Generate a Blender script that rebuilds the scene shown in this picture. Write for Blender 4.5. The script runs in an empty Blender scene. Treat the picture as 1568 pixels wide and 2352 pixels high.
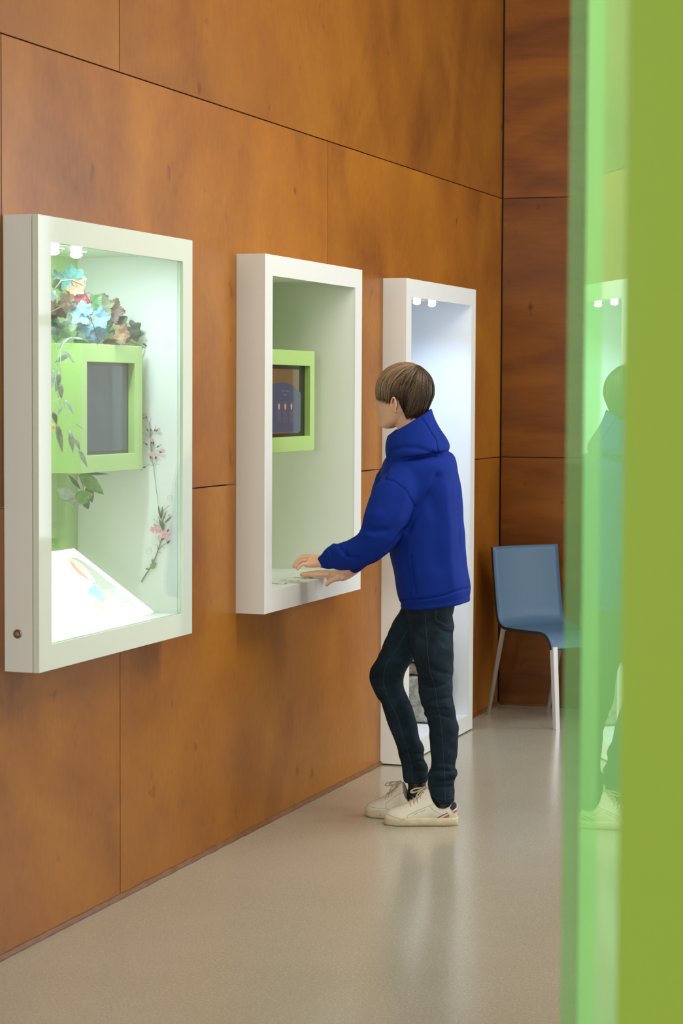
import bpy, bmesh, math, random
import numpy as np
from mathutils import Vector, Matrix
from mathutils.bvhtree import BVHTree

random.seed(7); rng = np.random.default_rng(7)
S = bpy.context.scene
COL = S.collection
PI = math.pi

# ------------------------------------------------------------------ camera
CAM = np.array([2.7727, 0.0, 1.54]); FPX = 5004.0
YAW, PITCH, ROLL = 0.33356, -0.055024, 0.0048139
fw = np.array([-math.sin(YAW)*math.cos(PITCH), math.cos(YAW)*math.cos(PITCH), math.sin(PITCH)])
_r0 = np.array([math.cos(YAW), math.sin(YAW), 0.0]); _u0 = np.cross(_r0, fw)
rt = math.cos(ROLL)*_r0 + math.sin(ROLL)*_u0
up = -math.sin(ROLL)*_r0 + math.cos(ROLL)*_u0
fh = np.array([-math.sin(YAW), math.cos(YAW), 0.0])          # horizontal depth direction
Z = np.array([0, 0, 1.0])
cd = bpy.data.cameras.new('camera'); cam = bpy.data.objects.new('camera', cd); COL.objects.link(cam)
M = Matrix(((rt[0], up[0], -fw[0], CAM[0]), (rt[1], up[1], -fw[1], CAM[1]), (rt[2], up[2], -fw[2], CAM[2]), (0, 0, 0, 1)))
cam.matrix_world = M
cd.sensor_fit = 'VERTICAL'; cd.sensor_height = 23.5; cd.sensor_width = 23.5
cd.lens = FPX*23.5/2352; cd.clip_start = 0.05; cd.clip_end = 100
cd.dof.use_dof = True; cd.dof.focus_distance = 7.75; cd.dof.aperture_fstop = 5.6
S.camera = cam

def ray(px, py): return fw*FPX + rt*(px-784) - up*(py-1176)
def onp(px, py, ax, v):                                       # pixel -> point on an axis plane
    d = ray(px, py); return CAM + d*((v-CAM[ax])/d[ax])
def P(px, py, D): return CAM + ray(px, py)/FPX*D              # pixel -> point at depth D
def onplane(px, py, p0, n):
    d = ray(px, py); n = np.array(n, float); return CAM + d*(np.dot(np.array(p0)-CAM, n)/np.dot(d, n))

# ------------------------------------------------------------------ world, lights, exposure
S.view_settings.view_transform = 'Standard'; S.view_settings.look = 'None'
S.view_settings.gamma = 1; S.view_settings.use_curve_mapping = False
S.view_settings.exposure = -0.04
W = bpy.data.worlds.new('world'); S.world = W; W.use_nodes = True
W.node_tree.nodes['Background'].inputs[0].default_value = (1.0, 0.98, 0.88, 1)
W.node_tree.nodes['Background'].inputs[1].default_value = 0.2

def area(name, loc, target, sx, sy, power, col=(1, 1, 1), spread=PI):
    l = bpy.data.lights.new(name, 'AREA'); l.shape = 'RECTANGLE'; l.size = sx; l.size_y = sy
    l.energy = power; l.color = col; l.spread = spread
    o = bpy.data.objects.new(name, l); COL.objects.link(o); o.location = loc
    o.rotation_euler = (Vector(target)-Vector(loc)).to_track_quat('-Z', 'Y').to_euler(); return o
def spot(name, loc, target, power, col, size=math.radians(120), rad=0.02, blend=0.8):
    l = bpy.data.lights.new(name, 'SPOT'); l.energy = power; l.color = col; l.spot_size = size; l.spot_blend = blend; l.shadow_soft_size = rad
    o = bpy.data.objects.new(name, l); COL.objects.link(o); o.location = loc
    o.rotation_euler = (Vector(target)-Vector(loc)).to_track_quat('-Z', 'Y').to_euler(); return o
area('window_daylight', (4.1, 10.2, 1.9), (1.2, 6.5, 0.9), 2.4, 2.2, 135, (0.86, 0.94, 1.0))
area('overhead_light', (1.7, 6.6, 4.35), (0.9, 6.6, 0), 0.6, 4.0, 120, (1.0, 0.96, 0.84))
area('overhead_light', (3.2, 8.0, 4.35), (2.6, 8.0, 0), 1.6, 1.6, 50, (1.0, 0.97, 0.90))
area('overhead_light', (1.0, 2.0, 4.35), (2.5, 1.8, 0.9), 0.6, 1.0, 44, (1.0, 0.99, 0.90), math.radians(70))  # added fill, aimed away from the wall to brighten the partition's polished side
area('rear_fill', (2.6, -9.0, 2.6), (1.6, 6.0, 1.2), 4.0, 3.0, 620, (1.0, 0.99, 0.93))  # added fill from behind the camera for case sides and partition front

# ------------------------------------------------------------------ materials
def mat(name, col=(0.8, 0.8, 0.8), rough=0.5, metal=0.0, spec=0.5, coat=0.0, sheen=0.0, sss=0.0, emit=None, es=0.0):
    m = bpy.data.materials.new(name); m.use_nodes = True
    b = m.node_tree.nodes['Principled BSDF']
    b.inputs['Base Color'].default_value = (*col, 1); b.inputs['Roughness'].default_value = rough
    b.inputs['Metallic'].default_value = metal; b.inputs['Specular IOR Level'].default_value = spec
    b.inputs['Coat Weight'].default_value = coat; b.inputs['Sheen Weight'].default_value = sheen
    if sss: b.inputs['Subsurface Weight'].default_value = sss; b.inputs['Subsurface Radius'].default_value = (0.02, 0.008, 0.004)
    if emit: b.inputs['Emission Color'].default_value = (*emit, 1); b.inputs['Emission Strength'].default_value = es
    return m
def nd(m, t, **kw):
    n = m.node_tree.nodes.new(t)
    for k, v in kw.items(): setattr(n, k, v)
    return n
def lk(m, a, b): m.node_tree.links.new(a, b)
def bsdf(m): return m.node_tree.nodes['Principled BSDF']
def ramp(m, fac, stops):
    r = nd(m, 'ShaderNodeValToRGB'); e = r.color_ramp.elements
    e[0].position = stops[0][0]; e[0].color = (*stops[0][1], 1); e[1].position = stops[-1][0]; e[1].color = (*stops[-1][1], 1)
    for p, c in stops[1:-1]:
        x = e.new(p); x.color = (*c, 1)
    lk(m, fac, r.inputs[0]); return r.outputs[0]
def mp(m, src, scale=(1, 1, 1), loc=(0, 0, 0), rot=(0, 0, 0)):
    n = nd(m, 'ShaderNodeMapping'); n.inputs['Scale'].default_value = scale; n.inputs['Location'].default_value = loc; n.inputs['Rotation'].default_value = rot
    lk(m, src, n.inputs[0]); return n.outputs[0]
def noise(m, vec, scale=5, detail=4, rough=0.5, dist=0.0):
    n = nd(m, 'ShaderNodeTexNoise'); n.inputs['Scale'].default_value = scale; n.inputs['Detail'].default_value = detail
    n.inputs['Roughness'].default_value = rough; n.inputs['Distortion'].default_value = dist
    lk(m, vec, n.inputs['Vector']); return n
def mixc(m, a, b, f, mode='MIX'):
    n = nd(m, 'ShaderNodeMix', data_type='RGBA', blend_type=mode)
    for v, i in ((f, 0), (a, 6), (b, 7)):
        if hasattr(v, 'is_output') or isinstance(v, bpy.types.NodeSocket): lk(m, v, n.inputs[i])
        elif i == 0: n.inputs[0].default_value = v
        else: n.inputs[i].default_value = (*v, 1)
    return n.outputs[2]
def bump(m, h, strength=0.2, dist=0.01):
    b = nd(m, 'ShaderNodeBump'); b.inputs['Strength'].default_value = strength; b.inputs['Distance'].default_value = dist
    lk(m, h, b.inputs['Height']); lk(m, b.outputs[0], bsdf(m).inputs['Normal'])
def math_(m, op, a, b=0.0):
    n = nd(m, 'ShaderNodeMath', operation=op)
    for v, i in ((a, 0), (b, 1)):
        if isinstance(v, bpy.types.NodeSocket): lk(m, v, n.inputs[i])
        else: n.inputs[i].default_value = v
    return n.outputs[0]

def wood_mat(name, light, mid, dark, axis_scale, fine_scale, contrast=1.0, rough=0.33):
    """lacquered plywood: slow swirling figure, fine fibre, small knots; every panel shifted by its own id"""
    m = mat(name, mid, rough, spec=0.35); g = nd(m, 'ShaderNodeNewGeometry')
    at = nd(m, 'ShaderNodeAttribute', attribute_name='pid')
    off = nd(m, 'ShaderNodeVectorMath', operation='SCALE'); off.inputs[0].default_value = (3.1, 5.7, 2.3); lk(m, at.outputs['Fac'], off.inputs['Scale'])
    add = nd(m, 'ShaderNodeVectorMath', operation='ADD'); lk(m, g.outputs['Position'], add.inputs[0]); lk(m, off.outputs[0], add.inputs[1])
    v = add.outputs[0]
    warp = noise(m, mp(m, v, axis_scale), 0.9, 2.5, 0.5, 0.6)
    rings = math_(m, 'SINE', math_(m, 'MULTIPLY', warp.outputs['Fac'], 27.0))
    soft = noise(m, mp(m, v, axis_scale), 1.6, 5, 0.55, 1.2).outputs['Fac']
    fib = noise(m, mp(m, v, fine_scale), 18, 4, 0.6).outputs['Fac']
    f = math_(m, 'ADD', math_(m, 'MULTIPLY', rings, 0.08*contrast), soft)
    f = math_(m, 'ADD', f, math_(m, 'MULTIPLY', math_(m, 'SUBTRACT', fib, 0.5), 0.35))
    c = ramp(m, f, [(0.2, dark), (0.5, mid), (0.8, light)])
    sp = noise(m, v, 34, 2, 0.5).outputs['Fac']
    kn = noise(m, mp(m, v, (1, 1, 0.8)), 13, 2, 0.5).outputs['Fac']
    spk = math_(m, 'MULTIPLY', ramp(m, kn, [(0.70, (0, 0, 0)), (0.80, (1, 1, 1))]), 0.8)
    c = mixc(m, c, tuple(0.45*x for x in dark), spk)
    pv = math_(m, 'ADD', 0.84, math_(m, 'MULTIPLY', math_(m, 'FRACT', math_(m, 'MULTIPLY', at.outputs['Fac'], 0.618)), 0.26))
    hs = nd(m, 'ShaderNodeHueSaturation'); lk(m, c, hs.inputs['Color']); lk(m, pv, hs.inputs['Value']); lk(m, hs.outputs[0], bsdf(m).inputs['Base Color'])
    lk(m, math_(m, 'ADD', rough-0.06, math_(m, 'MULTIPLY', sp, 0.14)), bsdf(m).inputs['Roughness'])
    bump(m, f, 0.05, 0.01)
    return m
M_wood = wood_mat('lacquered_plywood', (0.39, 0.150, 0.011), (0.31, 0.106, 0.009), (0.20, 0.062, 0.007), (1, 0.9, 0.8), (1, 2.6, 1.2))
M_wood2 = wood_mat('shaded_plywood_end', (0.30, 0.105, 0.009), (0.215, 0.066, 0.007), (0.125, 0.034, 0.005), (0.7, 1, 1.9), (0.35, 1, 3.2), 1.4)  # dim light on the end wall is partly darkened into these wood tones
M_gap = mat('seam_black', (0.012, 0.008, 0.006), 0.5)
M_base = mat('worn_trim', (0.25, 0.10, 0.035), 0.5)
_g = nd(M_base, 'ShaderNodeNewGeometry'); _n = noise(M_base, mp(M_base, _g.outputs['Position'], (1, 6, 30)), 3, 5, 0.7)
lk(M_base, ramp(M_base, _n.outputs['Fac'], [(0.3, (0.12, 0.045, 0.010)), (0.62, (0.20, 0.078, 0.016)), (0.85, (0.42, 0.24, 0.11))]), bsdf(M_base).inputs['Base Color'])

M_floor = mat('speckled_floor', (0.55, 0.5, 0.42), 0.2, spec=0.6)
_g = nd(M_floor, 'ShaderNodeNewGeometry')
_s1 = noise(M_floor, mp(M_floor, _g.outputs['Position'], (1, 1, 1)), 210, 2, 0.6)
_s2 = noise(M_floor, mp(M_floor, _g.outputs['Position'], (1, 1, 1), (5, 3, 0)), 120, 3, 0.7)
_big = noise(M_floor, _g.outputs['Position'], 1.2, 3, 0.5)
_b = ramp(M_floor, _big.outputs['Fac'], [(0.3, (0.40, 0.37, 0.285)), (0.7, (0.455, 0.42, 0.335))])
_c = mixc(M_floor, _b, (0.60, 0.55, 0.46), math_(M_floor, 'MULTIPLY', math_(M_floor, 'GREATER_THAN', _s2.outputs['Fac'], 0.58), 0.5))
_c = mixc(M_floor, _c, (0.22, 0.16, 0.09), math_(M_floor, 'MULTIPLY', math_(M_floor, 'GREATER_THAN', _s1.outputs['Fac'], 0.635), 0.75))
lk(M_floor, _c, bsdf(M_floor).inputs['Base Color'])

M_white = mat('white_lacquer', (0.80, 0.825, 0.815), 0.35)
M_inner = mat('white_interior', (0.84, 0.85, 0.83), 0.5)
M_plaster = mat('plaster', (0.78, 0.76, 0.72), 0.8)
M_green_in = mat('green_lacquer', (0.42, 0.64, 0.19), 0.4)
M_green_back = mat('green_back', (0.42, 0.64, 0.24), 0.5)
M_bounce = mat('bounce_tinted_interior', (0.86, 0.88, 0.83), 0.5)  # near white, green bounce from the back panel lightly tinted in
M_doorglass = mat('painted_glass_border', (0.74, 0.82, 0.72), 0.06, coat=0.3)
M_chrome = mat('chrome', (0.75, 0.76, 0.78), 0.18, metal=1)
M_lock = mat('lock_metal', (0.32, 0.27, 0.2), 0.3, metal=1)
M_ledglow = mat('led_glow', (1, 1, 1), 0.4, emit=(0.86, 0.93, 1.0), es=9)
M_black = mat('black_bezel', (0.012, 0.011, 0.010), 0.25)

def glass_mat(name, tint, ior=1.5, rough=0.0, refl=1.0, haze=None, hf_=0.0):
    m = bpy.data.materials.new(name); m.use_nodes = True; t = m.node_tree; t.nodes.clear()
    o = t.nodes.new('ShaderNodeOutputMaterial'); mx = t.nodes.new('ShaderNodeMixShader'); tr = t.nodes.new('ShaderNodeBsdfTransparent')
    gl = t.nodes.new('ShaderNodeBsdfGlossy'); fr = t.nodes.new('ShaderNodeFresnel')
    ge = t.nodes.new('ShaderNodeNewGeometry'); mi = t.nodes.new('ShaderNodeMix'); mi.inputs[2].default_value = ior; mi.inputs[3].default_value = 1/ior
    t.links.new(ge.outputs['Backfacing'], mi.inputs[0]); t.links.new(mi.outputs[0], fr.inputs[0])
    tr.inputs[0].default_value = (*tint, 1); gl.inputs['Roughness'].default_value = rough
    ml = t.nodes.new('ShaderNodeMath'); ml.operation = 'MULTIPLY'; ml.inputs[1].default_value = refl
    t.links.new(fr.outputs[0], ml.inputs[0]); t.links.new(ml.outputs[0], mx.inputs[0]); t.links.new(tr.outputs[0], mx.inputs[1]); t.links.new(gl.outputs[0], mx.inputs[2])
    if haze:
        df = t.nodes.new('ShaderNodeBsdfDiffuse'); df.inputs[0].default_value = (*haze, 1); m2 = t.nodes.new('ShaderNodeMixShader'); m2.inputs[0].default_value = hf_
        t.links.new(mx.outputs[0], m2.inputs[1]); t.links.new(df.outputs[0], m2.inputs[2]); t.links.new(m2.outputs[0], o.inputs[0])
    else: t.links.new(mx.outputs[0], o.inputs[0])
    return m
M_glass = glass_mat('clear_glass', (0.96, 0.995, 0.985))
M_tint = glass_mat('green_tinted_glass', (0.72, 0.92, 0.70), 1.45, refl=0.06, haze=(0.36, 0.55, 0.30), hf_=0.22)

# ------------------------------------------------------------------ mesh helpers
class MB:
    def __init__(s): s.v = []; s.f = []; s.n = 0
    def add(s, v, f):
        s.v.append(np.asarray(v, float).reshape(-1, 3)); k = s.n
        s.f += [tuple(i+k for i in q) for q in f]; s.n += len(s.v[-1]); return s
    def box(s, x0, x1, y0, y1, z0, z1):
        v = [(x, y, z) for x in (x0, x1) for y in (y0, y1) for z in (z0, z1)]
        return s.add(v, [(0, 1, 3, 2), (4, 6, 7, 5), (0, 4, 5, 1), (2, 3, 7, 6), (0, 2, 6, 4), (1, 5, 7, 3)])
    def prism(s, poly, z0, z1):                               # plan polygon extruded in z
        n = len(poly); v = [(x, y, z0) for x, y in poly]+[(x, y, z1) for x, y in poly]
        return s.add(v, [tuple(range(n))[::-1], tuple(range(n, 2*n))]+[(i, (i+1) % n, n+(i+1) % n, n+i) for i in range(n)])
    def slab(s, pts, n, th):                                  # planar polygon pts with thickness th along n
        pts = np.array(pts, float); n = np.array(n, float); k = len(pts)
        return s.add(np.vstack([pts, pts+n*th]), [tuple(range(k))[::-1], tuple(range(k, 2*k))]+[(i, (i+1) % k, k+(i+1) % k, k+i) for i in range(k)])
    def rings(s, R, cap=True, closed=False):
        k = len(R[0]); m = len(R); f = []
        for i in range(m-1+(1 if closed else 0)):
            a, b = i*k, ((i+1) % m)*k
            f += [(a+j, a+(j+1) % k, b+(j+1) % k, b+j) for j in range(k)]
        if cap and not closed: f += [tuple(range(k))[::-1], tuple(range((m-1)*k, m*k))]
        return s.add(np.vstack(R), f)
    def tube(s, pts, rad, n=10, up_=None, flat=1.0, cap=True):
        pts = np.array(pts, float); m = len(pts); rad = np.broadcast_to(np.array(rad, float), (m,)) if np.ndim(rad) < 2 else np.array(rad)
        T = np.gradient(pts, axis=0); T /= np.linalg.norm(T, axis=1)[:, None]+1e-12
        a = np.array(up_ if up_ is not None else (0.3, 0.2, 1.0), float); R = []
        for i in range(m):
            a1 = a-T[i]*np.dot(a, T[i]); nn = np.linalg.norm(a1)
            if nn < 1e-6: a1 = np.cross(T[i], (1, 0.3, 0)); nn = np.linalg.norm(a1)
            a1 /= nn; b1 = np.cross(T[i], a1)
            if up_ is None: a = a1
            ra, rb = (rad[i], rad[i]*flat) if np.ndim(rad[i]) == 0 else rad[i]
            ph = np.linspace(0, 2*PI, n, endpoint=False)[:, None]
            R.append(pts[i]+a1*np.cos(ph)*ra+b1*np.sin(ph)*rb)
        return s.rings(R, cap)
    def ball(s, c, r, n=12, m=8):
        c = np.array(c, float); r = np.broadcast_to(np.array(r, float), (3,)); R = []
        for i in range(m+1):
            t = PI*(i+0.02)/(m+0.04); ph = np.linspace(0, 2*PI, n, endpoint=False)
            R.append(c+np.stack([r[0]*np.sin(t)*np.cos(ph), r[1]*np.sin(t)*np.sin(ph), np.full(n, r[2]*np.cos(t))], 1))
        return s.rings(R)
    def disc(s, c, n, r, th, k=20):
        c = np.array(c, float); n = np.array(n, float)
        return s.tube([c, c+n*th], [r, r], k)
    def build(s, name, m, parent=None, smooth=False, bevel=0.0, attr=None):
        me = bpy.data.meshes.new(name); V = np.vstack(s.v); me.from_pydata(V.tolist(), [], s.f); me.update()
        return link(name, me, m, parent, smooth, bevel, attr)
def link(name, me, m, parent=None, smooth=False, bevel=0.0, attr=None):
    bm = bmesh.new(); bm.from_mesh(me); bmesh.ops.recalc_face_normals(bm, faces=bm.faces); bm.to_mesh(me); bm.free()
    if attr is not None:
        a = me.attributes.new('pid', 'FLOAT', 'FACE'); a.data.foreach_set('value', np.array(attr, dtype=np.float32))
    o = bpy.data.objects.new(name, me); COL.objects.link(o)
    if m: me.materials.append(m)
    if parent: setpar(o, parent)
    if smooth: me.shade_smooth()
    if bevel:
        b = o.modifiers.new('bevel', 'BEVEL'); b.width = bevel; b.segments = 2; b.limit_method = 'ANGLE'; b.angle_limit = math.radians(40)
    return o
def setpar(o, parent):
    o.parent = parent
    w = parent.matrix_basis if parent.parent is None else parent.parent.matrix_basis @ parent.matrix_parent_inverse @ parent.matrix_basis
    o.matrix_parent_inverse = w.inverted()
def thing(name, label, cat, loc=(0, 0, 0), group=None):
    o = bpy.data.objects.new(name, None); COL.objects.link(o); o.location = loc; o.empty_display_size = 0.1
    return tag(o, label, cat, group)
def tag(o, label, cat=None, group=None):
    o['label'] = label
    if cat: o['category'] = cat
    if group: o['group'] = group
    return o
def struct(o): o['kind'] = 'structure'; return o
def part(o, label): o['label'] = label; return o
def text_mesh(txt, size, align='CENTER'):
    c = bpy.data.curves.new('t', 'FONT'); c.body = txt; c.size = size; c.align_x = align; c.align_y = 'CENTER'; c.resolution_u = 2
    o = bpy.data.objects.new('t', c); COL.objects.link(o); dg = bpy.context.evaluated_depsgraph_get()
    me = bpy.data.meshes.new_from_object(o.evaluated_get(dg)); bpy.data.objects.remove(o)
    V = np.zeros(len(me.vertices)*3); me.vertices.foreach_get('co', V); F = [tuple(p.vertices) for p in me.polygons]
    bpy.data.meshes.remove(me); return V.reshape(-1, 3), F
def put_text(mb, txt, size, c, ex, ey, align='CENTER'):
    V, F = text_mesh(txt, size, align)
    mb.add(np.array(c)+V[:, :1]*np.array(ex)+V[:, 1:2]*np.array(ey), F)

# ------------------------------------------------------------------ room shell
CASES = [(5.231, 6.277, 0.782, 2.008), (6.902, 7.930, 0.782, 2.006), (8.508, 9.557, 0.0, 2.005)]
def panel_wall(name, m, rects, holes, plane, th, axis):
    """plywood sheets with open joints; axis 0: wall in the y-z plane at x = plane, axis 1: in the x-z plane at y = plane"""
    mb = MB(); pid = []; g = 0.0022
    for k, (a0, a1, z0, z1) in enumerate(rects):
        a0 += g; a1 -= g; z0 += g; z1 -= g
        A = sorted({a0, a1, *[h for H in holes for h in H[:2] if a0 < h < a1]}); Zs = sorted({z0, z1, *[h for H in holes for h in H[2:] if z0 < h < z1]})
        for i in range(len(A)-1):
            for j in range(len(Zs)-1):
                cm, zm = (A[i]+A[i+1])/2, (Zs[j]+Zs[j+1])/2
                if any(H[0] < cm < H[1] and H[2] < zm < H[3] for H in holes): continue
                if axis == 0: mb.box(plane-th, plane, A[i], A[i+1], Zs[j], Zs[j+1])
                else: mb.box(A[i], A[i+1], plane, plane+th, Zs[j], Zs[j+1])
                pid += [k*1.37+0.3]*6
    return struct(mb.build(name, m, attr=pid))
z1, z2, z3 = 1.225, 2.487, 3.749; YE = 10.372; YB = -2.0
rects = [(YB, 0.7, 0, z1), (0.7, 3.36, 0, z1), (3.36, 5.967, 0, z1), (5.967, 9.63, 0, z1), (9.63, YE, 0, z1),
         (YB, 0.0, z1, z2), (0.0, 2.62, z1, z2), (2.62, 5.224, z1, z2), (5.224, 7.825, z1, z2), (7.825, YE, z1, z2),
         (YB, 0.7, z2, z3), (0.7, 3.36, z2, z3), (3.36, 5.965, z2, z3), (5.965, YE, z2, z3),
         (YB, 2.62, z3, 4.5), (2.62, 5.2, z3, 4.5), (5.2, 7.8, z3, 4.5), (7.8, YE, z3, 4.5)]
holes = [(a+0.02, b-0.02, max(c, -1)+(0.02 if c > 0 else -1), d-0.02) for a, b, c, d in CASES]
panel_wall('wall_left', M_wood, rects, holes, 0.0, 0.018, 0)
mb = MB()                                                     # dark cavity boards behind the joints
for a, b in ((YB, 5.2), (6.31, 6.87), (7.96, 8.47), (9.59, YE+0.3)): mb.box(-0.045, -0.022, a, b, 0, 4.5)
for (a, b, c, d) in ((5.2, 6.31, 0, 0.75), (5.2, 6.31, 2.04, 4.5), (6.87, 7.96, 0, 0.75), (6.87, 7.96, 2.04, 4.5), (8.47, 9.59, 2.04, 4.5)): mb.box(-0.045, -0.022, a, b, c, d)
struct(mb.build('wall_left_backing', M_gap))
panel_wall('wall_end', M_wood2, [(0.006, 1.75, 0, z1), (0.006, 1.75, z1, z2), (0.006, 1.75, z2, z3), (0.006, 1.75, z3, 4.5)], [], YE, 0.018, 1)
struct(MB().box(-0.02, 1.76, YE+0.02, YE+0.04, 0, 4.5).build('wall_end_backing', M_gap))
mb = MB(); mb.box(1.76, 2.6, YE, YE+0.12, 0, 4.5); mb.box(2.6, 5.4, YE, YE+0.12, 0, 0.7); mb.box(2.6, 5.4, YE, YE+0.12, 3.1, 4.5); mb.box(5.4, 7.0, YE, YE+0.12, 0, 4.5)
struct(mb.build('wall_far_right', M_plaster))
M_sky = mat('bright_daylight_pane', (0.8, 0.9, 1), 0.3, emit=(0.75, 0.88, 1.0), es=1.6)
w1 = struct(MB().box(2.6, 5.4, YE+0.09, YE+0.1, 0.7, 3.1).build('window_1', M_sky))
mb = MB()
for x in (2.6, 3.5, 4.43, 5.34): mb.box(x, x+0.06, YE-0.01, YE+0.08, 0.7, 3.1)
for z in (0.7, 1.88, 3.04): mb.box(2.6, 5.4, YE-0.01, YE+0.08, z, z+0.06)
mb.build('window_frame', M_plaster, w1)
struct(MB().box(-0.4, 7.2, YB, YE+0.2, -0.05, 0).build('floor', M_floor))
struct(MB().box(-0.4, 7.2, YB, YE+0.2, 4.5, 4.55).build('ceiling', M_plaster))
struct(MB().box(7.0, 7.1, YB, YE+0.12, 0, 4.5).build('wall_right', M_plaster))
mb = MB()
for a, b in ((YB, 8.505), (9.56, YE)):
    n = max(2, int((b-a)/0.05)); ys = np.linspace(a, b, n); R = []
    for y in ys:
        j = 0.0012*math.sin(y*37)+0.0008*math.sin(y*91+1)
        R.append([(0, y, 0), (0.011+j, y, 0), (0.010+j, y, 0.005), (0.004, y, 0.014+j), (0, y, 0.016+j)])
    mb.rings(R)
struct(mb.build('baseboard_left', M_base))
struct(MB().box(0.006, 1.75, YE-0.006, YE, 0, 0.012).build('baseboard_end', M_base))

# ------------------------------------------------------------------ display cases
def ring(mb, y0, y1, z0, z1, a0, a1, b0, b1, x0, x1):         # outer rect, inner rect, depth range
    o = [(y0, z0), (y1, z0), (y1, z1), (y0, z1)]; i = [(a0, b0), (a1, b0), (a1, b1), (a0, b1)]
    v = [(x1, *p) for p in o]+[(x1, *p) for p in i]+[(x0, *p) for p in o]+[(x0, *p) for p in i]; f = []
    for k in range(4):
        l = (k+1) % 4; f += [(k, l, 4+l, 4+k), (8+k, 12+k, 12+l, 8+l), (k, 8+k, 8+l, l), (4+k, 4+l, 12+l, 12+k)]
    return mb.add(v, f)
def lining(mb, y0, y1, z0, z1, xb, xf, t=0.008, ceil=0.0):
    mb.box(xb, xf, y0-t, y0, z0-t, z1+t); mb.box(xb, xf, y1, y1+t, z0-t, z1+t)
    mb.box(xb, xf, y0, y1, z1, z1+t); mb.box(xb, xf, y0, y1, z0-t, z0)
def spotlight(parent, y, x, zc):
    f = MB(); f.disc((x, y, zc-0.018), (0, 0, -1), 0.031, 0.002, 24); fo = f.build('spotlight', M_chrome, parent)
    g = MB(); g.tube([(x, y, zc), (x, y, zc-0.0175)], [0.0150, 0.0165], 18); g.ball((x, y, zc-0.027), (0.0175, 0.0175, 0.0095))
    part(g.build('bulb', M_ledglow, fo, smooth=True), 'glowing white bulb')
XB = -0.255
# case 1: glazed case
a, b, c, d = CASES[0]
case1 = thing('display_case', 'white wall case nearest the camera with glass door, plants and green monitor inside', 'display case', (0, a, c), 'white display cases on the plywood wall')
part(ring(MB(), a, b, c, d, 5.298, 6.212, 0.841, 1.964, 0.0, 0.084).build('housing', M_white, case1, bevel=0.0012), 'cream white housing')
part(ring(MB(), a, b, c, d, 5.307, 6.203, 0.852, 1.938, 0.086, 0.104).build('door_border', M_doorglass, case1, bevel=0.001), 'pale green painted glass border of the door')
part(MB().box(0.094, 0.099, 5.307, 6.203, 0.852, 1.938).build('door_glass', M_glass, case1), 'clear glass pane of the door')
mb = MB(); lining(mb, 5.307, 6.203, 0.850, 1.955, XB, 0.0855); mb.build('inner_lining', M_inner, case1)
part(MB().box(XB-0.01, XB, 5.299, 6.211, 0.842, 1.963).build('back_panel', M_green_back, case1), 'light green back panel')
mb = MB(); lp = onp(41, 1456, 1, a); mb.tube([lp+(0, 0.001, 0), lp+(0, -0.004, 0)], [0.0125, 0.0125], 24)
lo = mb.build('lock', M_lock, case1, bevel=0.001)
mb = MB(); mb.tube([lp+(0, -0.003, 0), lp+(0, -0.006, 0)], [0.0065, 0.005], 16); mb.build('lock_barrel', M_chrome, lo)
for y, x in ((5.673, 0.0), (5.527, 0.0)): spotlight(case1, y, x, 1.955)
for i, (y, x) in enumerate(((5.673, 0.0), (5.527, 0.0))):
    spot('led_beam', (0.055, y+0.06, 1.915), (-0.10, 6.25, 1.15), 3.4, (0.78, 0.93, 1.0), math.radians(125), 0.012, 1.0)
area('case_fill', (0.078, 5.67, 1.949), (-0.10, 5.67, 1.3), 0.62, 0.008, 4.4, (0.80, 0.90, 1.0)).rotation_euler = (Vector((-0.18, 0, -0.65))).to_track_quat('-Z', 'Y').to_euler()  # added fill hidden behind the door lip to even out the case interior
# case 2: open case with shelf buttons
a, b, c, d = CASES[1]
case2 = thing('display_case', 'white open wall case in the middle, with push buttons the person is pressing', 'display case', (0, a, c), 'white display cases on the plywood wall')
part(ring(ring(MB(), a, b, c, d, 6.965, 7.859, 0.849, 1.964, 0.0, 0.096), a, b, c, d, 6.974, 7.850, 0.858, 1.935, 0.096, 0.104).build('housing', M_white, case2), 'plain white housing')
mb = MB(); lining(mb, 6.974, 7.850, 0.858, 1.955, XB, 0.096); part(mb.build('inner_lining', M_bounce, case2), 'near white inner walls with a faint green bounce tint')
part(MB().box(XB-0.01, XB, 6.966, 7.858, 0.85, 1.963).build('back_panel', mat('pale_green_back', (0.55, 0.74, 0.38), 0.5), case2), 'light green back panel')
part(MB().box(XB, 0.1035, 6.975, 7.849, 0.8575, 0.8585).build('shelf_top', M_white, case2), 'white shelf with buttons')
for k, (px, py, r) in enumerate(((645, 1340.5, .0215), (675.5, 1333.5, .0215), (706, 1326.5, .0215), (651, 1332.5, .011), (681, 1326, .011), (622, 1339.6, .011), (696, 1326.6, .009))):
    p = onp(px, py, 2, 0.859); p[2] = 0.859
    if r > 0.02:
        mb = MB(); mb.tube([p, p+(0, 0, 0.0018)], [r, r*0.96], 28)
        bo = mb.build('button', M_chrome, case2, smooth=False, bevel=0.0006)
        mb = MB(); mb.ball(p+(0, 0, 0.0016), (r*0.74, r*0.74, 0.0022)); mb.build('button_cap', mat('button_cap', (0.8, 0.82, 0.8), 0.15), bo, smooth=True)
    else:
        MB().disc(p, (0, 0, 1), r, 0.0012).build('indicator', M_chrome, case2)
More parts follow.
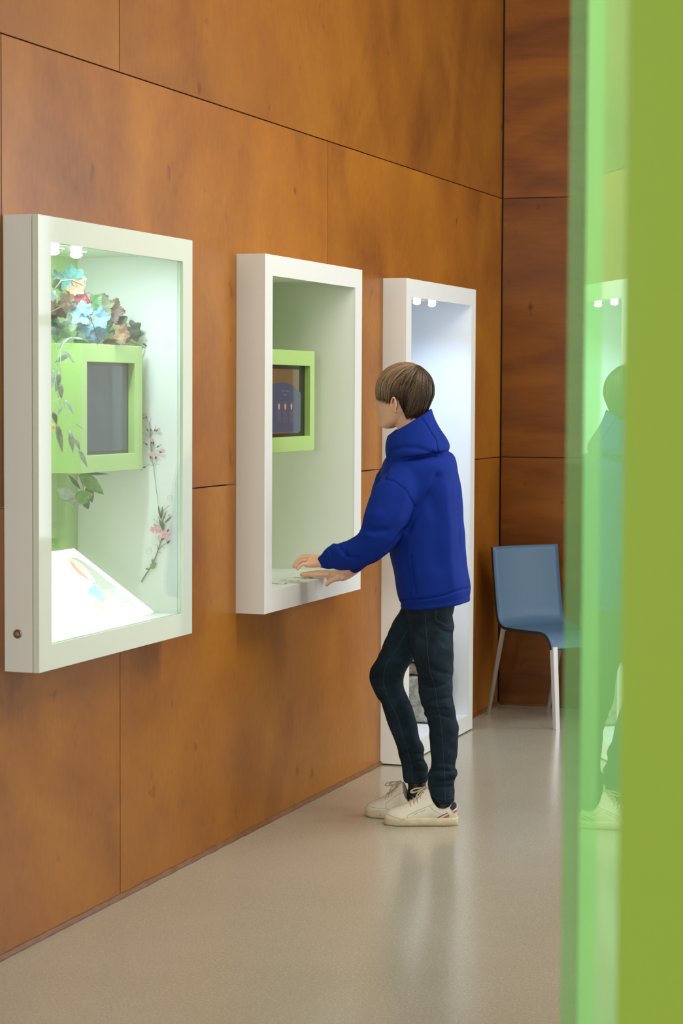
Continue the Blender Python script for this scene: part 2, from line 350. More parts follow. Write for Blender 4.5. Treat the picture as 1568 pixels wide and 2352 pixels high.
# case 3: tall case
a, b, c, d = CASES[2]
case3 = thing('display_case', 'tall white floor standing case behind the person, lit cool white inside', 'display case', (0, a, 0), 'white display cases on the plywood wall')
part(ring(ring(MB(), a, b, 0.006, d, 8.570, 9.498, 0.066, 1.961, -0.02, 0.092), a, b, 0.006, d, 8.579, 9.489, 0.075, 1.931, 0.092, 0.100).build('housing', M_white, case3), 'tall white housing')
M_blueish = mat('cool_white_interior', (0.80, 0.84, 0.90), 0.5)
mb = MB(); lining(mb, 8.579, 9.489, 0.075, 1.952, XB, 0.092); mb.box(XB-0.01, XB, 8.571, 9.497, 0.06, 1.96); mb.build('inner_lining', M_blueish, case3)
part(MB().box(0.0, 0.094, a+0.004, b-0.004, 0, 0.006).build('plinth', M_black, case3), 'thin dark plinth gap at the floor')
for y, x in ((8.976, 0.0), (9.203, 0.0)):
    spotlight(case3, y, x, 1.952)
    spot('led_beam', (x-0.02, y, 1.898), (x-0.07, y+0.05, 0.2), 7.0, (0.50, 0.72, 1.0), math.radians(140), 0.012, 1.0)

# ------------------------------------------------------------------ monitors in the cases
def monitor(name, label, y0, y1, z0, z1_, s0, s1, t0, t1, xf):
    t = thing(name, label, 'monitor', (XB, (y0+y1)/2, z0), 'green framed monitors in the wall cases')
    mb = MB(); ring(mb, y0, y1, z0, z1_, s0, s1, t0, t1, XB, xf)
    part(mb.build('monitor_housing', M_green_in, t, bevel=0.0015), 'lime green box frame')
    part(MB().box(xf-0.05, xf-0.022, s0, s1, t0, t1).build('screen_bezel', M_black, t), 'black bezel')
    return t
M_scr1 = mat('blank_screen_glow', (0.030, 0.045, 0.065), 0.05, emit=(0.10, 0.16, 0.2), es=0.25)  # blank screen with a faint grey blue glow put into its material
mon1 = monitor('display_monitor', 'green framed monitor with a blank grey screen inside the glazed case', 5.700, 6.130, 1.301, 1.677, 5.743, 6.075, 1.351, 1.624, 0.0)
part(MB().box(-0.0225, -0.0215, 5.752, 6.062, 1.362, 1.614).build('screen', M_scr1, mon1), 'blank glossy grey blue screen')
mon2 = monitor('display_monitor', 'green framed monitor showing a blue circle with three shapes inside the open case', 7.125, 7.687, 1.322, 1.691, 7.170, 7.640, 1.376, 1.636, 0.0)
E_tan = mat('screen_tan', (0.02, 0.02, 0.02), 0.08, emit=(0.135, 0.085, 0.032), es=1.0)
E_blue = mat('screen_blue', (0.02, 0.02, 0.02), 0.08, emit=(0.040, 0.062, 0.105), es=1.0)
E_col = mat('screen_column', (0.02, 0.02, 0.02), 0.1, emit=(0.065, 0.068, 0.10), es=1.0)
E_peg = mat('screen_orange', (0.02, 0.02, 0.02), 0.1, emit=(0.55, 0.30, 0.16), es=1.0)
E_txt = mat('screen_text', (0.02, 0.02, 0.02), 0.1, emit=(0.16, 0.19, 0.24), es=1.0)
xs = -0.0215
scr = MB().box(xs-0.001, xs, 7.185, 7.578, 1.389, 1.622).build('screen', E_tan, mon2); part(scr, 'lit screen with tan background')
def scrp(px, py, o=0.0): q = onp(px, py, 0, xs+o); return q
cc = scrp(649, 945); pts = []
for px, py in ((628, 882), (634, 879.5), (641, 878.2), (648, 878), (655, 878.8), (662, 881), (669, 884), (676, 888.5), (683, 895), (688, 900), (691.3, 904), (690.2, 991), (600, 994), (600, 900), (618, 889)):
    q = scrp(px, py, 0.0006); q[1] = max(q[1], 7.19); pts.append(q)
MB().slab(pts, (1, 0, 0), 0.0004).build('screen_circle', E_blue, scr)
mb = MB(); mt = MB(); mc = MB()
for px in (640.5, 654.8, 669):
    q0, q1 = scrp(px-5.2, 922, .0012), scrp(px+5.2, 972, .0012)
    MB().box(xs+0.0011, xs+0.0014, q0[1], q1[1], q1[2], q0[2]).build('screen_column', E_col, scr)
    q = scrp(px, 934, .002); v = [(xs+0.002, q[1]+0.0082*math.cos(t)*(0.8 if math.sin(t) < 0 else 1), q[2]+0.0110*math.sin(t)) for t in np.linspace(0, 2*PI, 16, endpoint=False)]
    MB().slab(v, (1, 0, 0), 0.0004).build('screen_peg', E_peg, scr)
    mt = MB(); put_text(mt, 'vast', 0.0075, scrp(px, 949.5, .0022), (0, 1.6, 0), (0, 0, 1)); mt.build('screen_writing', E_txt, scr)
mt = MB(); put_text(mt, 'Draai op de knoppen', 0.0098, scrp(655, 897.5, .0018), (0, 1.0, 0), (0, 0, 1)); put_text(mt, 'en start', 0.0098, scrp(655, 906.5, .0018), (0, 1.3, 0), (0, 0, 1))
mt.build('screen_writing', E_txt, scr)

# ------------------------------------------------------------------ info panel in case 1
M_panel = mat('backlit_panel', (0.9, 0.9, 0.88), 0.4, emit=(0.97, 0.98, 1.0), es=1.35)
A0 = np.array([0.062, 5.315, 0.868]); ey = np.array([0, 1.0, 0]); ex = np.array([-0.268, 0, 0.186]); Lx = np.linalg.norm(ex); exn = ex/Lx; nrm = np.cross(ey, exn)*-1
if nrm[2] < 0: nrm = -nrm
panel = thing('information_panel', 'sloping backlit panel with text and map at the bottom of the glazed case', 'information panel', A0)
wy = 0.760
mb = MB(); q = [A0, A0+ey*wy, A0+ey*wy+ex, A0+ex]; mb.slab(q, -nrm, 0.006); mb.build('panel_board', M_panel, panel)
def onpanel(px, py, o=0.0006): return onplane(px, py, A0+nrm*o, nrm)
def blob(pts, name, col, es):
    m = mat(name+'_ink', col, 0.5, emit=col, es=es); mb = MB(); mb.slab([onpanel(*p) for p in pts], nrm, 0.0003)
    mb.build(name, m, panel)
z = lambda L: [(110+x/6.272, 1230+y/6.272) for x, y in L]
blob(z([(310, 320), (400, 315), (520, 380), (700, 520), (1000, 760), (1130, 880), (1330, 1035), (1270, 1040), (1150, 980), (1040, 975), (960, 910), (870, 870), (790, 830), (720, 720), (600, 690), (690, 665), (640, 600), (590, 520), (520, 440), (420, 370)]), 'map_sea', (0.68, 0.74, 0.68), 0.45)
blob(z([(300, 355), (370, 400), (430, 470), (500, 540), (560, 590), (600, 655), (520, 600), (430, 545), (350, 450)]), 'map_region_orange', (0.95, 0.55, 0.42), 0.45)
blob(z([(265, 300), (340, 350), (440, 410), (570, 510), (550, 530), (460, 480), (400, 420), (300, 360)]), 'map_region_yellow', (0.95, 0.85, 0.6), 0.45)
blob(z([(600, 760), (680, 700), (790, 830), (840, 935), (760, 950), (690, 900), (560, 825)]), 'map_region_blue', (0.48, 0.78, 0.93), 0.45)
blob(z([(600, 925), (700, 960), (800, 975), (820, 1010), (850, 1085), (790, 1090), (700, 1030)]), 'map_region_coral', (0.95, 0.68, 0.60), 0.45)
blob(z([(800, 820), (870, 850), (880, 900), (960, 950), (1060, 1000), (1130, 1090), (1050, 1020), (900, 940), (820, 920), (780, 870)]), 'map_coast', (0.95, 0.66, 0.56), 0.45)
M_ink = mat('grey_ink', (0.55, 0.6, 0.6), 0.6); mt = MB()
for k in range(17):
    t = 0.10+k*0.045; n = 34-(k % 5)*3
    s = ''.join(random.choice('aeilnorstudk  ') for _ in range(n))
    put_text(mt, s, 0.0105, A0+ex*(0.9-t)+ey*0.045+nrm*0.0008, ey, exn, 'LEFT')
mt.build('panel_writing', M_ink, panel); mt = MB()
for k in range(3): put_text(mt, 'in het wild en tuin', 0.010, A0+ex*(0.16-k*0.05)+ey*0.50+nrm*0.0008, ey, exn, 'LEFT')
mt.build('map_legend', M_ink, panel)
# small circled numbers on the inner walls of case 1
YW = 6.203
for px, py, s in ((387, 792, '5'), (390.5, 1144.5, '10'), (342, 1266, '11')):
    mt = MB(); p = onp(px, py, 1, YW-0.0008); put_text(mt, s, 0.011, p, (1, 0, 0), (0, 0, 1))
    th = np.linspace(0, 2*PI, 25); mt.tube([p+(0.0095*math.cos(t), 0, 0.0095*math.sin(t)) for t in th], 0.0005, 4)
    part(mt.build('wall_number', M_ink, case1), 'small circled number '+s)
mt = MB(); p = onp(125, 1206, 0, XB+0.001); put_text(mt, '9', 0.011, p, (0, 1, 0), (0, 0, 1))
th = np.linspace(0, 2*PI, 25); mt.tube([p+(0, 0.0095*math.cos(t), 0.0095*math.sin(t)) for t in th], 0.0005, 4)
part(mt.build('wall_number', M_ink, case1), 'small circled number 9')

# ------------------------------------------------------------------ plants in case 1
def leafmat(name, col, rough=0.5):
    m = mat(name, col, rough); g = nd(m, 'ShaderNodeNewGeometry'); n = noise(m, g.outputs['Position'], 90, 4, 0.6)
    lk(m, ramp(m, n.outputs['Fac'], [(0.3, tuple(0.6*x for x in col)), (0.7, tuple(min(1, 1.3*x) for x in col))]), bsdf(m).inputs['Base Color']); return m
L_dark = leafmat('leaf_dark', (0.03, 0.07, 0.03)); L_green = leafmat('leaf_green', (0.065, 0.15, 0.055)); L_brown = leafmat('leaf_brown', (0.085, 0.05, 0.025))
L_pale = leafmat('leaf_pale', (0.17, 0.33, 0.42)); L_tan = leafmat('leaf_tan', (0.26, 0.155, 0.08)); L_teal = leafmat('leaf_led_cast', (0.06, 0.20, 0.17))  # teal has the blue LED light on green leaves mixed into its colour
L_red = leafmat('leaf_red', (0.2, 0.03, 0.04)); L_olive = leafmat('leaf_olive', (0.10, 0.12, 0.05)); L_grey = leafmat('leaf_grey_green', (0.32, 0.38, 0.26)); L_fresh = leafmat('leaf_fresh', (0.16, 0.36, 0.05))
L_silver = leafmat('leaf_silver', (0.55, 0.68, 0.66)); M_stem = leafmat('stem_brown', (0.14, 0.10, 0.06)); M_gstem = leafmat('stem_green', (0.15, 0.24, 0.10)); M_pink = mat('petal_pink', (0.86, 0.42, 0.50), 0.5); M_yel = mat('petal_yellow', (0.9, 0.62, 0.08), 0.5)
def leaf(mb, base, tip, nrm_, kind='grape', w=0.5, curl=0.18):
    """one leaf blade between base and tip with a folded midrib and a serrated or plain rim"""
    base = np.array(base, float); tip = np.array(tip, float); ax = tip-base; L = np.linalg.norm(ax); ax /= L
    n = np.array(nrm_, float); n -= ax*np.dot(n, ax); n /= np.linalg.norm(n); sd = np.cross(ax, n)
    if kind == 'grape':
        K = 60; out = []
        for i in range(K):
            t = 2*PI*i/K; fr_ = abs(((t*5/(2*PI)+0.5) % 1)-0.5)*2; lob = 0.33+0.19*(1-fr_)**1.1+0.05*(i % 2)
            if abs(t-PI) < 0.28: lob *= 0.35+0.65*abs(t-PI)/0.28
            out.append((0.45+lob*math.cos(t)*1.05, lob*math.sin(t)*1.12))
    elif kind == 'long':
        K = 16; hs = [(s, w*math.sin(PI*s**0.85)*(1-0.15*s)) for s in np.linspace(0, 1, K)]
        out = [(s, h) for s, h in hs]+[(s, -h) for s, h in hs[-2:0:-1]]
    else:
        K = 14; hs = [(s, w*math.sin(PI*s**0.75)**0.9*(1+0.06*(i % 2))) for i, s in enumerate(np.linspace(0, 1, K))]
        out = [(s, h) for s, h in hs]+[(s, -h) for s, h in hs[-2:0:-1]]
    cs = np.mean(out, axis=0); cs[1] = 0; lay = []
    f2 = lambda s, h: base+ax*s*L+sd*h*L+n*L*(curl*abs(h)*0.9-curl*(s-0.4)**2+0.02*math.sin(9*s+7*h))
    k = len(out); V = [f2(*cs)]+[f2(cs[0]+(s-cs[0])*0.55, h*0.55) for s, h in out]+[f2(s, h) for s, h in out]
    F = [(0, 1+i, 1+(i+1) % k) for i in range(k)]+[(1+i, 1+k+i, 1+k+(i+1) % k, 1+(i+1) % k) for i in range(k)]
    mb.add(V, F)
def leafs(parent, specs, plane, ax=0, name='leaf'):
    """specs: (base px, tip px, plane offset, material, kind, w, tilt)"""
    for (bx, by, tx, ty, off, m, kind, w, tilt) in specs:
        mb = MB(); b_ = onp(bx, by, ax, plane+off); D_ = float((b_-CAM)@fw); t_ = onp(tx, ty, ax, plane+off+tilt) if ax == 1 else P(tx, ty, D_+tilt*0.7+rng.uniform(-.012, .012))
        n = (CAM-b_); n /= np.linalg.norm(n); n = n+np.array([0.5, -0.2, 0.4])*0.5
        leaf(mb, b_, t_, n, kind, w); o = mb.build(name, m, parent, smooth=(kind != 'grape'))
        so = o.modifiers.new('thick', 'SOLIDIFY'); so.thickness = 0.0005
vine = thing('vine_branch', 'grape vine branch with green, brown and pale blue leaves above the green monitor', 'plant', (-0.1, 5.7, 1.68))
mb = MB()
def stem(mb, pts, plane, r0, r1, ax=0, n=7):
    q = [onp(px, py, ax, plane) for px, py in pts]; mb.tube(q, np.linspace(r0, r1, len(q)), n)
stem(mb, [(120, 672), (140, 645), (165, 643), (190, 655), (193, 640), (196, 650), (193, 664), (196, 676), (206, 690), (208, 705), (207, 725), (214, 750), (220, 775), (224, 792)], 0.02, 0.0022, 0.0012)
stem(mb, [(208, 712), (235, 730), (262, 748), (285, 765), (300, 785), (330, 798)], -0.02, 0.002, 0.0016)
stem(mb, [(118, 716), (150, 700), (180, 705), (208, 712)], -0.05, 0.0016, 0.0016)
stem(mb, [(225, 780), (219, 762), (214, 745), (208, 735)], 0.045, 0.0013, 0.0010)
stem(mb, [(262, 750), (290, 742), (312, 752)], 0.0, 0.0008, 0.0006)
stem(mb, [(330, 790), (345, 800), (352, 806)], -0.02, 0.003, 0.0022)
mb.build('stem', M_stem, vine, smooth=True)
G = 'grape'
leafs(vine, [
 (186, 645, 134, 632, 0.0, L_teal, G, 1, 0.02), (166, 648, 190, 618, -0.04, L_green, G, 1, 0.0), (150, 640, 120, 660, -0.06, L_green, G, 1, 0), (120, 625, 138, 640, -0.02, L_dark, G, 1, 0),
 (160, 652, 193, 672, -0.03, L_tan, G, 1, -0.02), (150, 672, 172, 690, -0.08, L_tan, G, 1, 0), (172, 690, 131, 700, 0.01, L_brown, G, 1, 0.02), (118, 668, 122, 692, 0.06, L_silver, G, 1, 0),
 (135, 690, 118, 735, -0.04, L_brown, G, 1, 0), (118, 735, 133, 770, -0.03, L_dark, G, 1, 0), (140, 735, 128, 786, -0.06, L_green, G, 1, 0), (205, 690, 168, 682, 0.0, L_red, G, 1, 0),
 (206, 700, 203, 684, 0.02, L_red, 'leaf', 0.35, 0), (200, 710, 232, 678, -0.03, L_green, G, 1, -0.02), (232, 688, 250, 680, -0.06, L_brown, G, 1, 0), (215, 710, 262, 694, -0.05, L_olive, G, 1, 0),
 (208, 728, 160, 712, 0.055, L_pale, G, 1, 0.0), (209, 734, 255, 726, 0.055, L_pale, G, 1, 0.0), (211, 738, 176, 762, 0.05, L_pale, G, 1, 0.0), (214, 742, 226, 790, 0.05, L_pale, G, 1, 0.0), (205, 722, 188, 698, 0.05, L_pale, G, 1, 0),
 (170, 720, 165, 760, -0.06, L_grey, G, 1, 0), (235, 712, 288, 716, -0.05, L_brown, G, 1, 0), (262, 738, 240, 726, -0.04, L_dark, G, 1, 0), (262, 748, 292, 728, -0.03, L_dark, G, 1, 0), (258, 742, 252, 760, 0.0, L_green, G, 1, 0),
 (254, 752, 238, 780, -0.01, L_olive, G, 1, 0), (262, 762, 300, 770, 0.02, L_tan, G, 1, 0.03), (292, 745, 322, 768, -0.03, L_dark, G, 1, 0), (305, 750, 315, 785, -0.02, L_green, G, 1, 0), (276, 785, 236, 787, -0.02, L_brown, G, 1, 0),
 (300, 795, 280, 780, -0.02, L_tan, G, 1, 0), (218, 764, 170, 785, -0.08, L_green, G, 1, 0), (190, 750, 205, 786, -0.07, L_green, G, 1, 0), (190, 700, 150, 740, -0.09, L_dark, G, 1, 0), (235, 740, 262, 775, -0.08, L_dark, G, 1, 0), (232, 700, 262, 730, -0.09, L_olive, G, 1, 0), (160, 700, 200, 735, -0.09, L_green, G, 1, 0),
 (327, 800, 346, 803, -0.03, L_dark, 'leaf', 0.22, 0), (334, 815, 334, 862, -0.03, L_tan, G, 1, 0), (338, 840, 355, 857, -0.02, L_olive, 'long', 0.12, 0)], -0.02)
willow = thing('willow_sprig', 'drooping sprig of narrow grey green leaves in front of the green monitor', 'plant', (0.05, 5.4, 1.3))
mb = MB(); stem(mb, [(190, 779), (160, 776), (146, 788), (138, 805), (131, 835), (128, 870), (132, 905), (140, 935)], 0.055, 0.0014, 0.0008); stem(mb, [(139, 810), (139, 850), (141, 900), (152, 950), (165, 990), (178, 1020)], 0.06, 0.0010, 0.0006)
stem(mb, [(139, 915), (124, 922), (116, 921)], 0.05, 0.001, 0.0007); mb.build('stem', L_silver, willow, smooth=True)
Lg = 'long'
leafs(willow, [(168, 776, 190, 778, 0.05, L_silver, Lg, .12, 0), (155, 777, 132, 802, 0.05, L_silver, Lg, .12, 0), (146, 801, 172, 835, 0.05, L_silver, Lg, .10, 0), (160, 812, 125, 833, 0.055, L_grey, Lg, .16, 0), (122, 850, 118, 895, 0.06, L_silver, Lg, .13, 0),
 (136, 852, 128, 902, 0.055, L_grey, Lg, .13, 0), (138, 878, 141, 918, 0.06, L_grey, Lg, .17, 0), (150, 918, 170, 952, 0.05, L_silver, Lg, .10, 0), (143, 932, 130, 955, 0.05, L_silver, Lg, .14, 0), (122, 945, 130, 975, 0.06, L_olive, Lg, .2, 0),
 (130, 970, 144, 1040, 0.055, L_grey, Lg, .11, 0), (160, 988, 168, 1040, 0.05, L_grey, Lg, .13, 0), (172, 1006, 184, 1035, 0.05, L_grey, Lg, .16, 0), (180, 1030, 201, 1073, 0.05, L_grey, Lg, .13, 0), (171, 972, 195, 988, 0.04, L_grey, Lg, .05, 0)], 0.0)
mb = MB(); mb.ball(onp(121, 980, 0, 0.05), (0.006, 0.006, 0.009)); part(mb.build('yellow_bloom', M_yel, willow, smooth=True), 'small yellow flower')
beech = thing('leafy_twig', 'twig with broad fresh green leaves hanging below the green monitor', 'plant', (-0.08, 5.8, 1.2))
mb = MB(); stem(mb, [(177, 1086), (184, 1098), (190, 1112), (193, 1130)], -0.05, 0.0012, 0.0008); stem(mb, [(190, 1112), (186, 1124), (180, 1122)], -0.05, 0.0006, 0.0005); mb.build('stem', M_stem, beech, smooth=True)
leafs(beech, [(182, 1088, 240, 1136, -0.05, L_fresh, 'leaf', .20, 0.02), (186, 1086, 251, 1089, -0.07, L_green, 'leaf', .05, 0), (184, 1123, 157, 1090, -0.05, L_green, Lg, .12, 0), (170, 1146, 131, 1122, -0.01, L_grey, 'leaf', .36, 0.0), (182, 1160, 150, 1140, -0.02, L_grey, 'leaf', .2, 0.0),
 (172, 1148, 214, 1135, -0.04, L_fresh, 'leaf', .36, 0), (200, 1118, 212, 1155, -0.05, L_green, 'leaf', .26, 0), (193, 1146, 203, 1170, -0.03, L_green, 'leaf', .34, 0), (206, 1105, 192, 1112, -0.06, L_dark, 'leaf', .35, 0)], -0.02)
def petals(parent, specs, y, name, m):
    for px, py, r in specs:
        mb = MB(); c0 = onp(px, py, 1, y-0.006)
        for k in range(5):
            t = 2*PI*k/5+px; dr = np.array([math.cos(t), 0, math.sin(t)]); leaf(mb, c0, c0+dr*r+np.array([0, -0.15*r, 0]), (0, -1, 0.2), 'leaf', .36, 0.25)
        o = mb.build(name, m, parent, smooth=True); so = o.modifiers.new('thick', 'SOLIDIFY'); so.thickness = 0.0005
f1 = thing('flower_stem', 'thin upper flower stem with tiny pink blossoms beside the green monitor', 'plant', (-0.06, 6.19, 1.2), 'pressed pink flower stems on the inner wall')
YP = 6.197; mb = MB(); zz = lambda x, y: (290+x/5.1125, 900+y/5.1125)
stem(mb, [zz(272, 365), zz(276, 450), zz(280, 540), zz(285, 620), zz(293, 700), zz(303, 790), zz(318, 870), zz(328, 960), zz(345, 1100), zz(372, 1320)], YP, 0.0014, 0.0005, 1)
for L in ([(272, 370), (245, 330), (215, 300)], [(272, 370), (285, 330), (298, 310)], [(280, 530), (262, 480), (245, 440)], [(280, 530), (286, 480), (290, 440)], [(282, 525), (320, 480), (375, 440)], [(282, 510), (310, 470), (335, 440)], [(278, 540), (230, 500), (195, 482)],
          [(293, 700), (255, 645), (232, 610)], [(293, 700), (298, 640), (300, 600)], [(295, 698), (340, 660), (395, 625)], [(295, 700), (350, 695), (410, 705)], [(300, 690), (315, 640), (322, 600)], [(318, 870), (290, 815), (282, 770)], [(318, 870), (340, 810), (350, 770)], [(318, 870), (260, 855), (205, 888)], [(318, 870), (350, 850), (385, 855)]):
    stem(mb, [zz(*p) for p in L], YP, 0.0006, 0.0004, 1, 5)
mb.build('stem', M_gstem, f1, smooth=True)
leafs(f1, [(*zz(240, 315), *zz(228, 278), 0, L_dark, Lg, .3, 0), (*zz(215, 312), *zz(190, 305), 0, L_dark, Lg, .3, 0), (*zz(258, 465), *zz(236, 428), 0, L_dark, Lg, .28, 0), (*zz(292, 465), *zz(286, 430), 0, L_dark, Lg, .28, 0), (*zz(325, 465), *zz(345, 432), 0, L_dark, Lg, .28, 0), (*zz(345, 465), *zz(378, 435), 0, L_dark, Lg, .25, 0),
 (*zz(248, 632), *zz(218, 596), 0, L_dark, Lg, .25, 0), (*zz(296, 615), *zz(300, 578), 0, L_dark, Lg, .3, 0), (*zz(312, 618), *zz(326, 580), 0, L_dark, Lg, .3, 0), (*zz(355, 655), *zz(392, 628), 0, L_dark, Lg, .22, 0), (*zz(385, 706), *zz(424, 712), 0, L_dark, Lg, .3, 0), (*zz(285, 788), *zz(282, 748), 0, L_dark, Lg, .32, 0), (*zz(340, 792), *zz(352, 752), 0, L_dark, Lg, .32, 0), (*zz(230, 882), *zz(190, 892), 0, L_dark, Lg, .25, 0)], YP-0.004, 1, 'bud')
petals(f1, [(*zz(193, 272), .005), (*zz(225, 266), .005), (*zz(232, 412), .004), (*zz(280, 415), .005), (*zz(345, 415), .004), (*zz(385, 438), .006), (*zz(205, 596), .004), (*zz(278, 565), .006), (*zz(312, 566), .006), (*zz(403, 625), .004), (*zz(435, 698), .007), (*zz(270, 740), .007), (*zz(300, 732), .008), (*zz(340, 735), .007), (*zz(372, 740), .006), (*zz(183, 912), .004)], YP, 'blossom', M_pink)
f2 = thing('flower_stem', 'thick lower flower stem with larger pink blossoms and long leaves near the panel', 'plant', (-0.02, 6.19, 1.0), 'pressed pink flower stems on the inner wall')
mb = MB(); stem(mb, [zz(177, 2232), zz(225, 2150), zz(290, 2055), zz(340, 1950), zz(375, 1850), (zz(400, 1770)), zz(425, 1680), zz(430, 1600), zz(410, 1500)], YP, 0.0021, 0.0012, 1)
for L in ([(375, 1860), (360, 1800), (325, 1790)], [(380, 1850), (430, 1800), (500, 1760)], [(385, 1845), (415, 1810), (445, 1835)], [(370, 1880), (395, 1890), (415, 1900)], [(400, 1770), (375, 1720), (360, 1720)], [(425, 1680), (400, 1630), (320, 1550)], [(430, 1600), (390, 1540), (320, 1495)], [(430, 1620), (455, 1540), (500, 1470)], [(410, 1500), (430, 1400), (508, 1328)], [(425, 1690), (470, 1740), (487, 1790)]):
    stem(mb, [zz(*p) for p in L], YP, 0.0009, 0.0005, 1, 5)
mb.build('stem', M_gstem, f2, smooth=True)
leafs(f2, [(*zz(400, 1490), *zz(373, 1325), 0, L_green, Lg, .07, 0), (*zz(405, 1490), *zz(428, 1340), 0, L_green, Lg, .10, 0), (*zz(425, 1520), *zz(475, 1390), 0, L_green, Lg, .06, 0), (*zz(450, 1540), *zz(535, 1460), 0, L_green, Lg, .10, 0), (*zz(430, 1620), *zz(380, 1480), 0, L_green, Lg, .10, 0), (*zz(435, 1620), *zz(425, 1500), 0, L_green, Lg, .1, 0), (*zz(395, 1600), *zz(318, 1548), 0, L_green, Lg, .04, 0),
 (*zz(470, 1780), *zz(518, 1745), 0, L_dark, Lg, .2, 0), (*zz(415, 1750), *zz(448, 1700), 0, L_green, Lg, .22, 0), (*zz(478, 1650), *zz(498, 1608), 0, L_dark, Lg, .2, 0), (*zz(285, 2070), *zz(350, 2010), 0, L_fresh, 'leaf', .34, 0), (*zz(265, 2085), *zz(220, 2075), 0, L_fresh, 'leaf', .25, 0), (*zz(302, 2005), *zz(304, 1955), 0, L_fresh, Lg, .2, 0), (*zz(325, 1610), *zz(365, 1585), 0, L_green, Lg, .2, 0)], YP-0.004, 1)
petals(f2, [(*zz(315, 1615), .012), (*zz(370, 1622), .014), (*zz(458, 1675), .018), (*zz(505, 1450), .006), (*zz(385, 1700), .006), (*zz(382, 1480), .004)], YP-0.006, 'blossom', M_pink)

# ------------------------------------------------------------------ stones in case 3
def stone_mat(name, c1, c2):
    m = mat(name, c1, 0.9); g = nd(m, 'ShaderNodeNewGeometry'); n = noise(m, g.outputs['Position'], 35, 8, 0.7); lk(m, ramp(m, n.outputs['Fac'], [(0.35, c2), (0.6, c1)]), bsdf(m).inputs['Base Color']); bump(m, n.outputs['Fac'], 0.6, 0.02); return m
M_st1 = stone_mat('grey_stone', (0.50, 0.49, 0.43), (0.20, 0.19, 0.15)); M_st2 = stone_mat('brown_stone', (0.36, 0.30, 0.22), (0.2, 0.16, 0.11))
def stone(label, x0, x1, y0, y1, z0, z1_, m, seed):
    bm = bmesh.new(); bmesh.ops.create_cube(bm, size=1); bmesh.ops.subdivide_edges(bm, edges=bm.edges, cuts=14, use_grid_fill=True); r = np.random.default_rng(seed); K = r.normal(size=(12, 3))*2.2; ph = r.uniform(0, 6, 12)
    for v in bm.verts:
        p = np.array(v.co); q = p*np.array([x1-x0, y1-y0, z1_-z0]); e = 1-0.10*max(0, (np.sort(np.abs(p))[1]-0.40))*5
        s = sum(np.sin(K[i]@p*(2+i*.8)+ph[i])/(i+2) for i in range(12))*(0.012 if abs(p[2]) < 0.47 else 0.002)
        d = p/np.linalg.norm(p); q = q*e+d*s*(0 if p[2] < -0.49 else 1); v.co = (q[0]+(x0+x1)/2, q[1]+(y0+y1)/2, q[2]+(z0+z1_)/2)
    me = bpy.data.meshes.new('stone_block'); bm.to_mesh(me); bm.free(); o = link('stone_block', me, m, smooth=True); tag(o, label, 'stone', 'stone blocks in the tall case'); return o
stone('large grey stone block at the bottom of the tall lit case', -0.23, 0.055, 9.17, 9.40, 0.0755, 0.283, M_st1, 1)
stone('flat brown stone slab lying between two grey blocks in the tall case', -0.22, 0.03, 9.18, 9.38, 0.290, 0.340, M_st2, 2)
stone('grey stone block topmost of the stack in the tall lit case', -0.23, 0.01, 9.17, 9.40, 0.346, 0.49, M_st1, 3)

# ------------------------------------------------------------------ chair
rl = onp(1115, 1643, 2, 0); fl = onp(1272, 1676, 2, 0); fdir = fl-rl; fdir[2] = 0; DL = np.linalg.norm(fdir); fdir /= DL; wdir = np.array([-fdir[1], fdir[0], 0]); 
if wdir[0] < 0: wdir = -wdir
CWID = 0.395; nside = wdir
def cp(px, py): q = onplane(px, py, rl, nside)-rl; return (float(q@fdir), float(q[2]))
chair = thing('chair', 'dusty blue shell chair with pale metal legs in the corner by the end wall', 'chair', tuple(rl))
prof = [cp(1131, 1256), cp(1134, 1310), cp(1139, 1375), cp(1142, 1412), cp(1146, 1428), cp(1154, 1439), cp(1172, 1443), cp(1210, 1448), cp(1240, 1451), cp(1252, 1456), cp(1260, 1467), cp(1265, 1482), cp(1267, 1492)]
pf = np.array(prof); tt = np.linspace(0, len(pf)-1, 60); pf = np.stack([np.interp(tt, range(len(pf)), pf[:, k]) for k in (0, 1)], 1)
for _ in range(4): pf[1:-1] = (pf[:-2]+2*pf[1:-1]+pf[2:])/4
tg = np.gradient(pf, axis=0); tg /= np.linalg.norm(tg, axis=1)[:, None]; nn = np.stack([-tg[:, 1], tg[:, 0]], 1)
M_chair = mat('blue_shell', (0.068, 0.142, 0.235), 0.45); _g = nd(M_chair, 'ShaderNodeNewGeometry'); bump(M_chair, noise(M_chair, _g.outputs['Position'], 400, 2, 0.5).outputs['Fac'], 0.12, 0.002)
M_edge = mat('shell_edge', (0.02, 0.025, 0.035), 0.5)
K = 15; V = []; th_ = 0.014
for side in (0.0, 1.0):
    for i in range(60):
        for j in range(K):
            wv = j/(K-1); bow = 0.022*(1-(2*wv-1)**2)*np.interp(i, [0, 18, 26, 40], [1, 0.7, 0.15, 0.1])
            p2 = pf[i]+nn[i]*side*th_*(-1); V.append(rl+fdir*(p2[0]-bow)+Z*p2[1]+wdir*wv*CWID)
F = []; N0 = 60*K
for i in range(59):
    for j in range(K-1):
        q = (i*K+j, i*K+j+1, (i+1)*K+j+1, (i+1)*K+j); F.append(q); F.append(tuple(N0+x for x in q[::-1]))
for i in range(59):
    for j in (0, K-1): F.append((i*K+j, (i+1)*K+j, N0+(i+1)*K+j, N0+i*K+j))
for j in range(K-1):
    for i in (0, 59): F.append((i*K+j, i*K+j+1, N0+i*K+j+1, N0+i*K+j))
MBc = MB(); MBc.add(V, F); sh = MBc.build('seat_shell', M_chair, chair, smooth=False); sh.data.shade_smooth(); part(sh, 'dusty blue one piece seat and back')
sh.data.materials.append(M_edge)
nf = len(F)
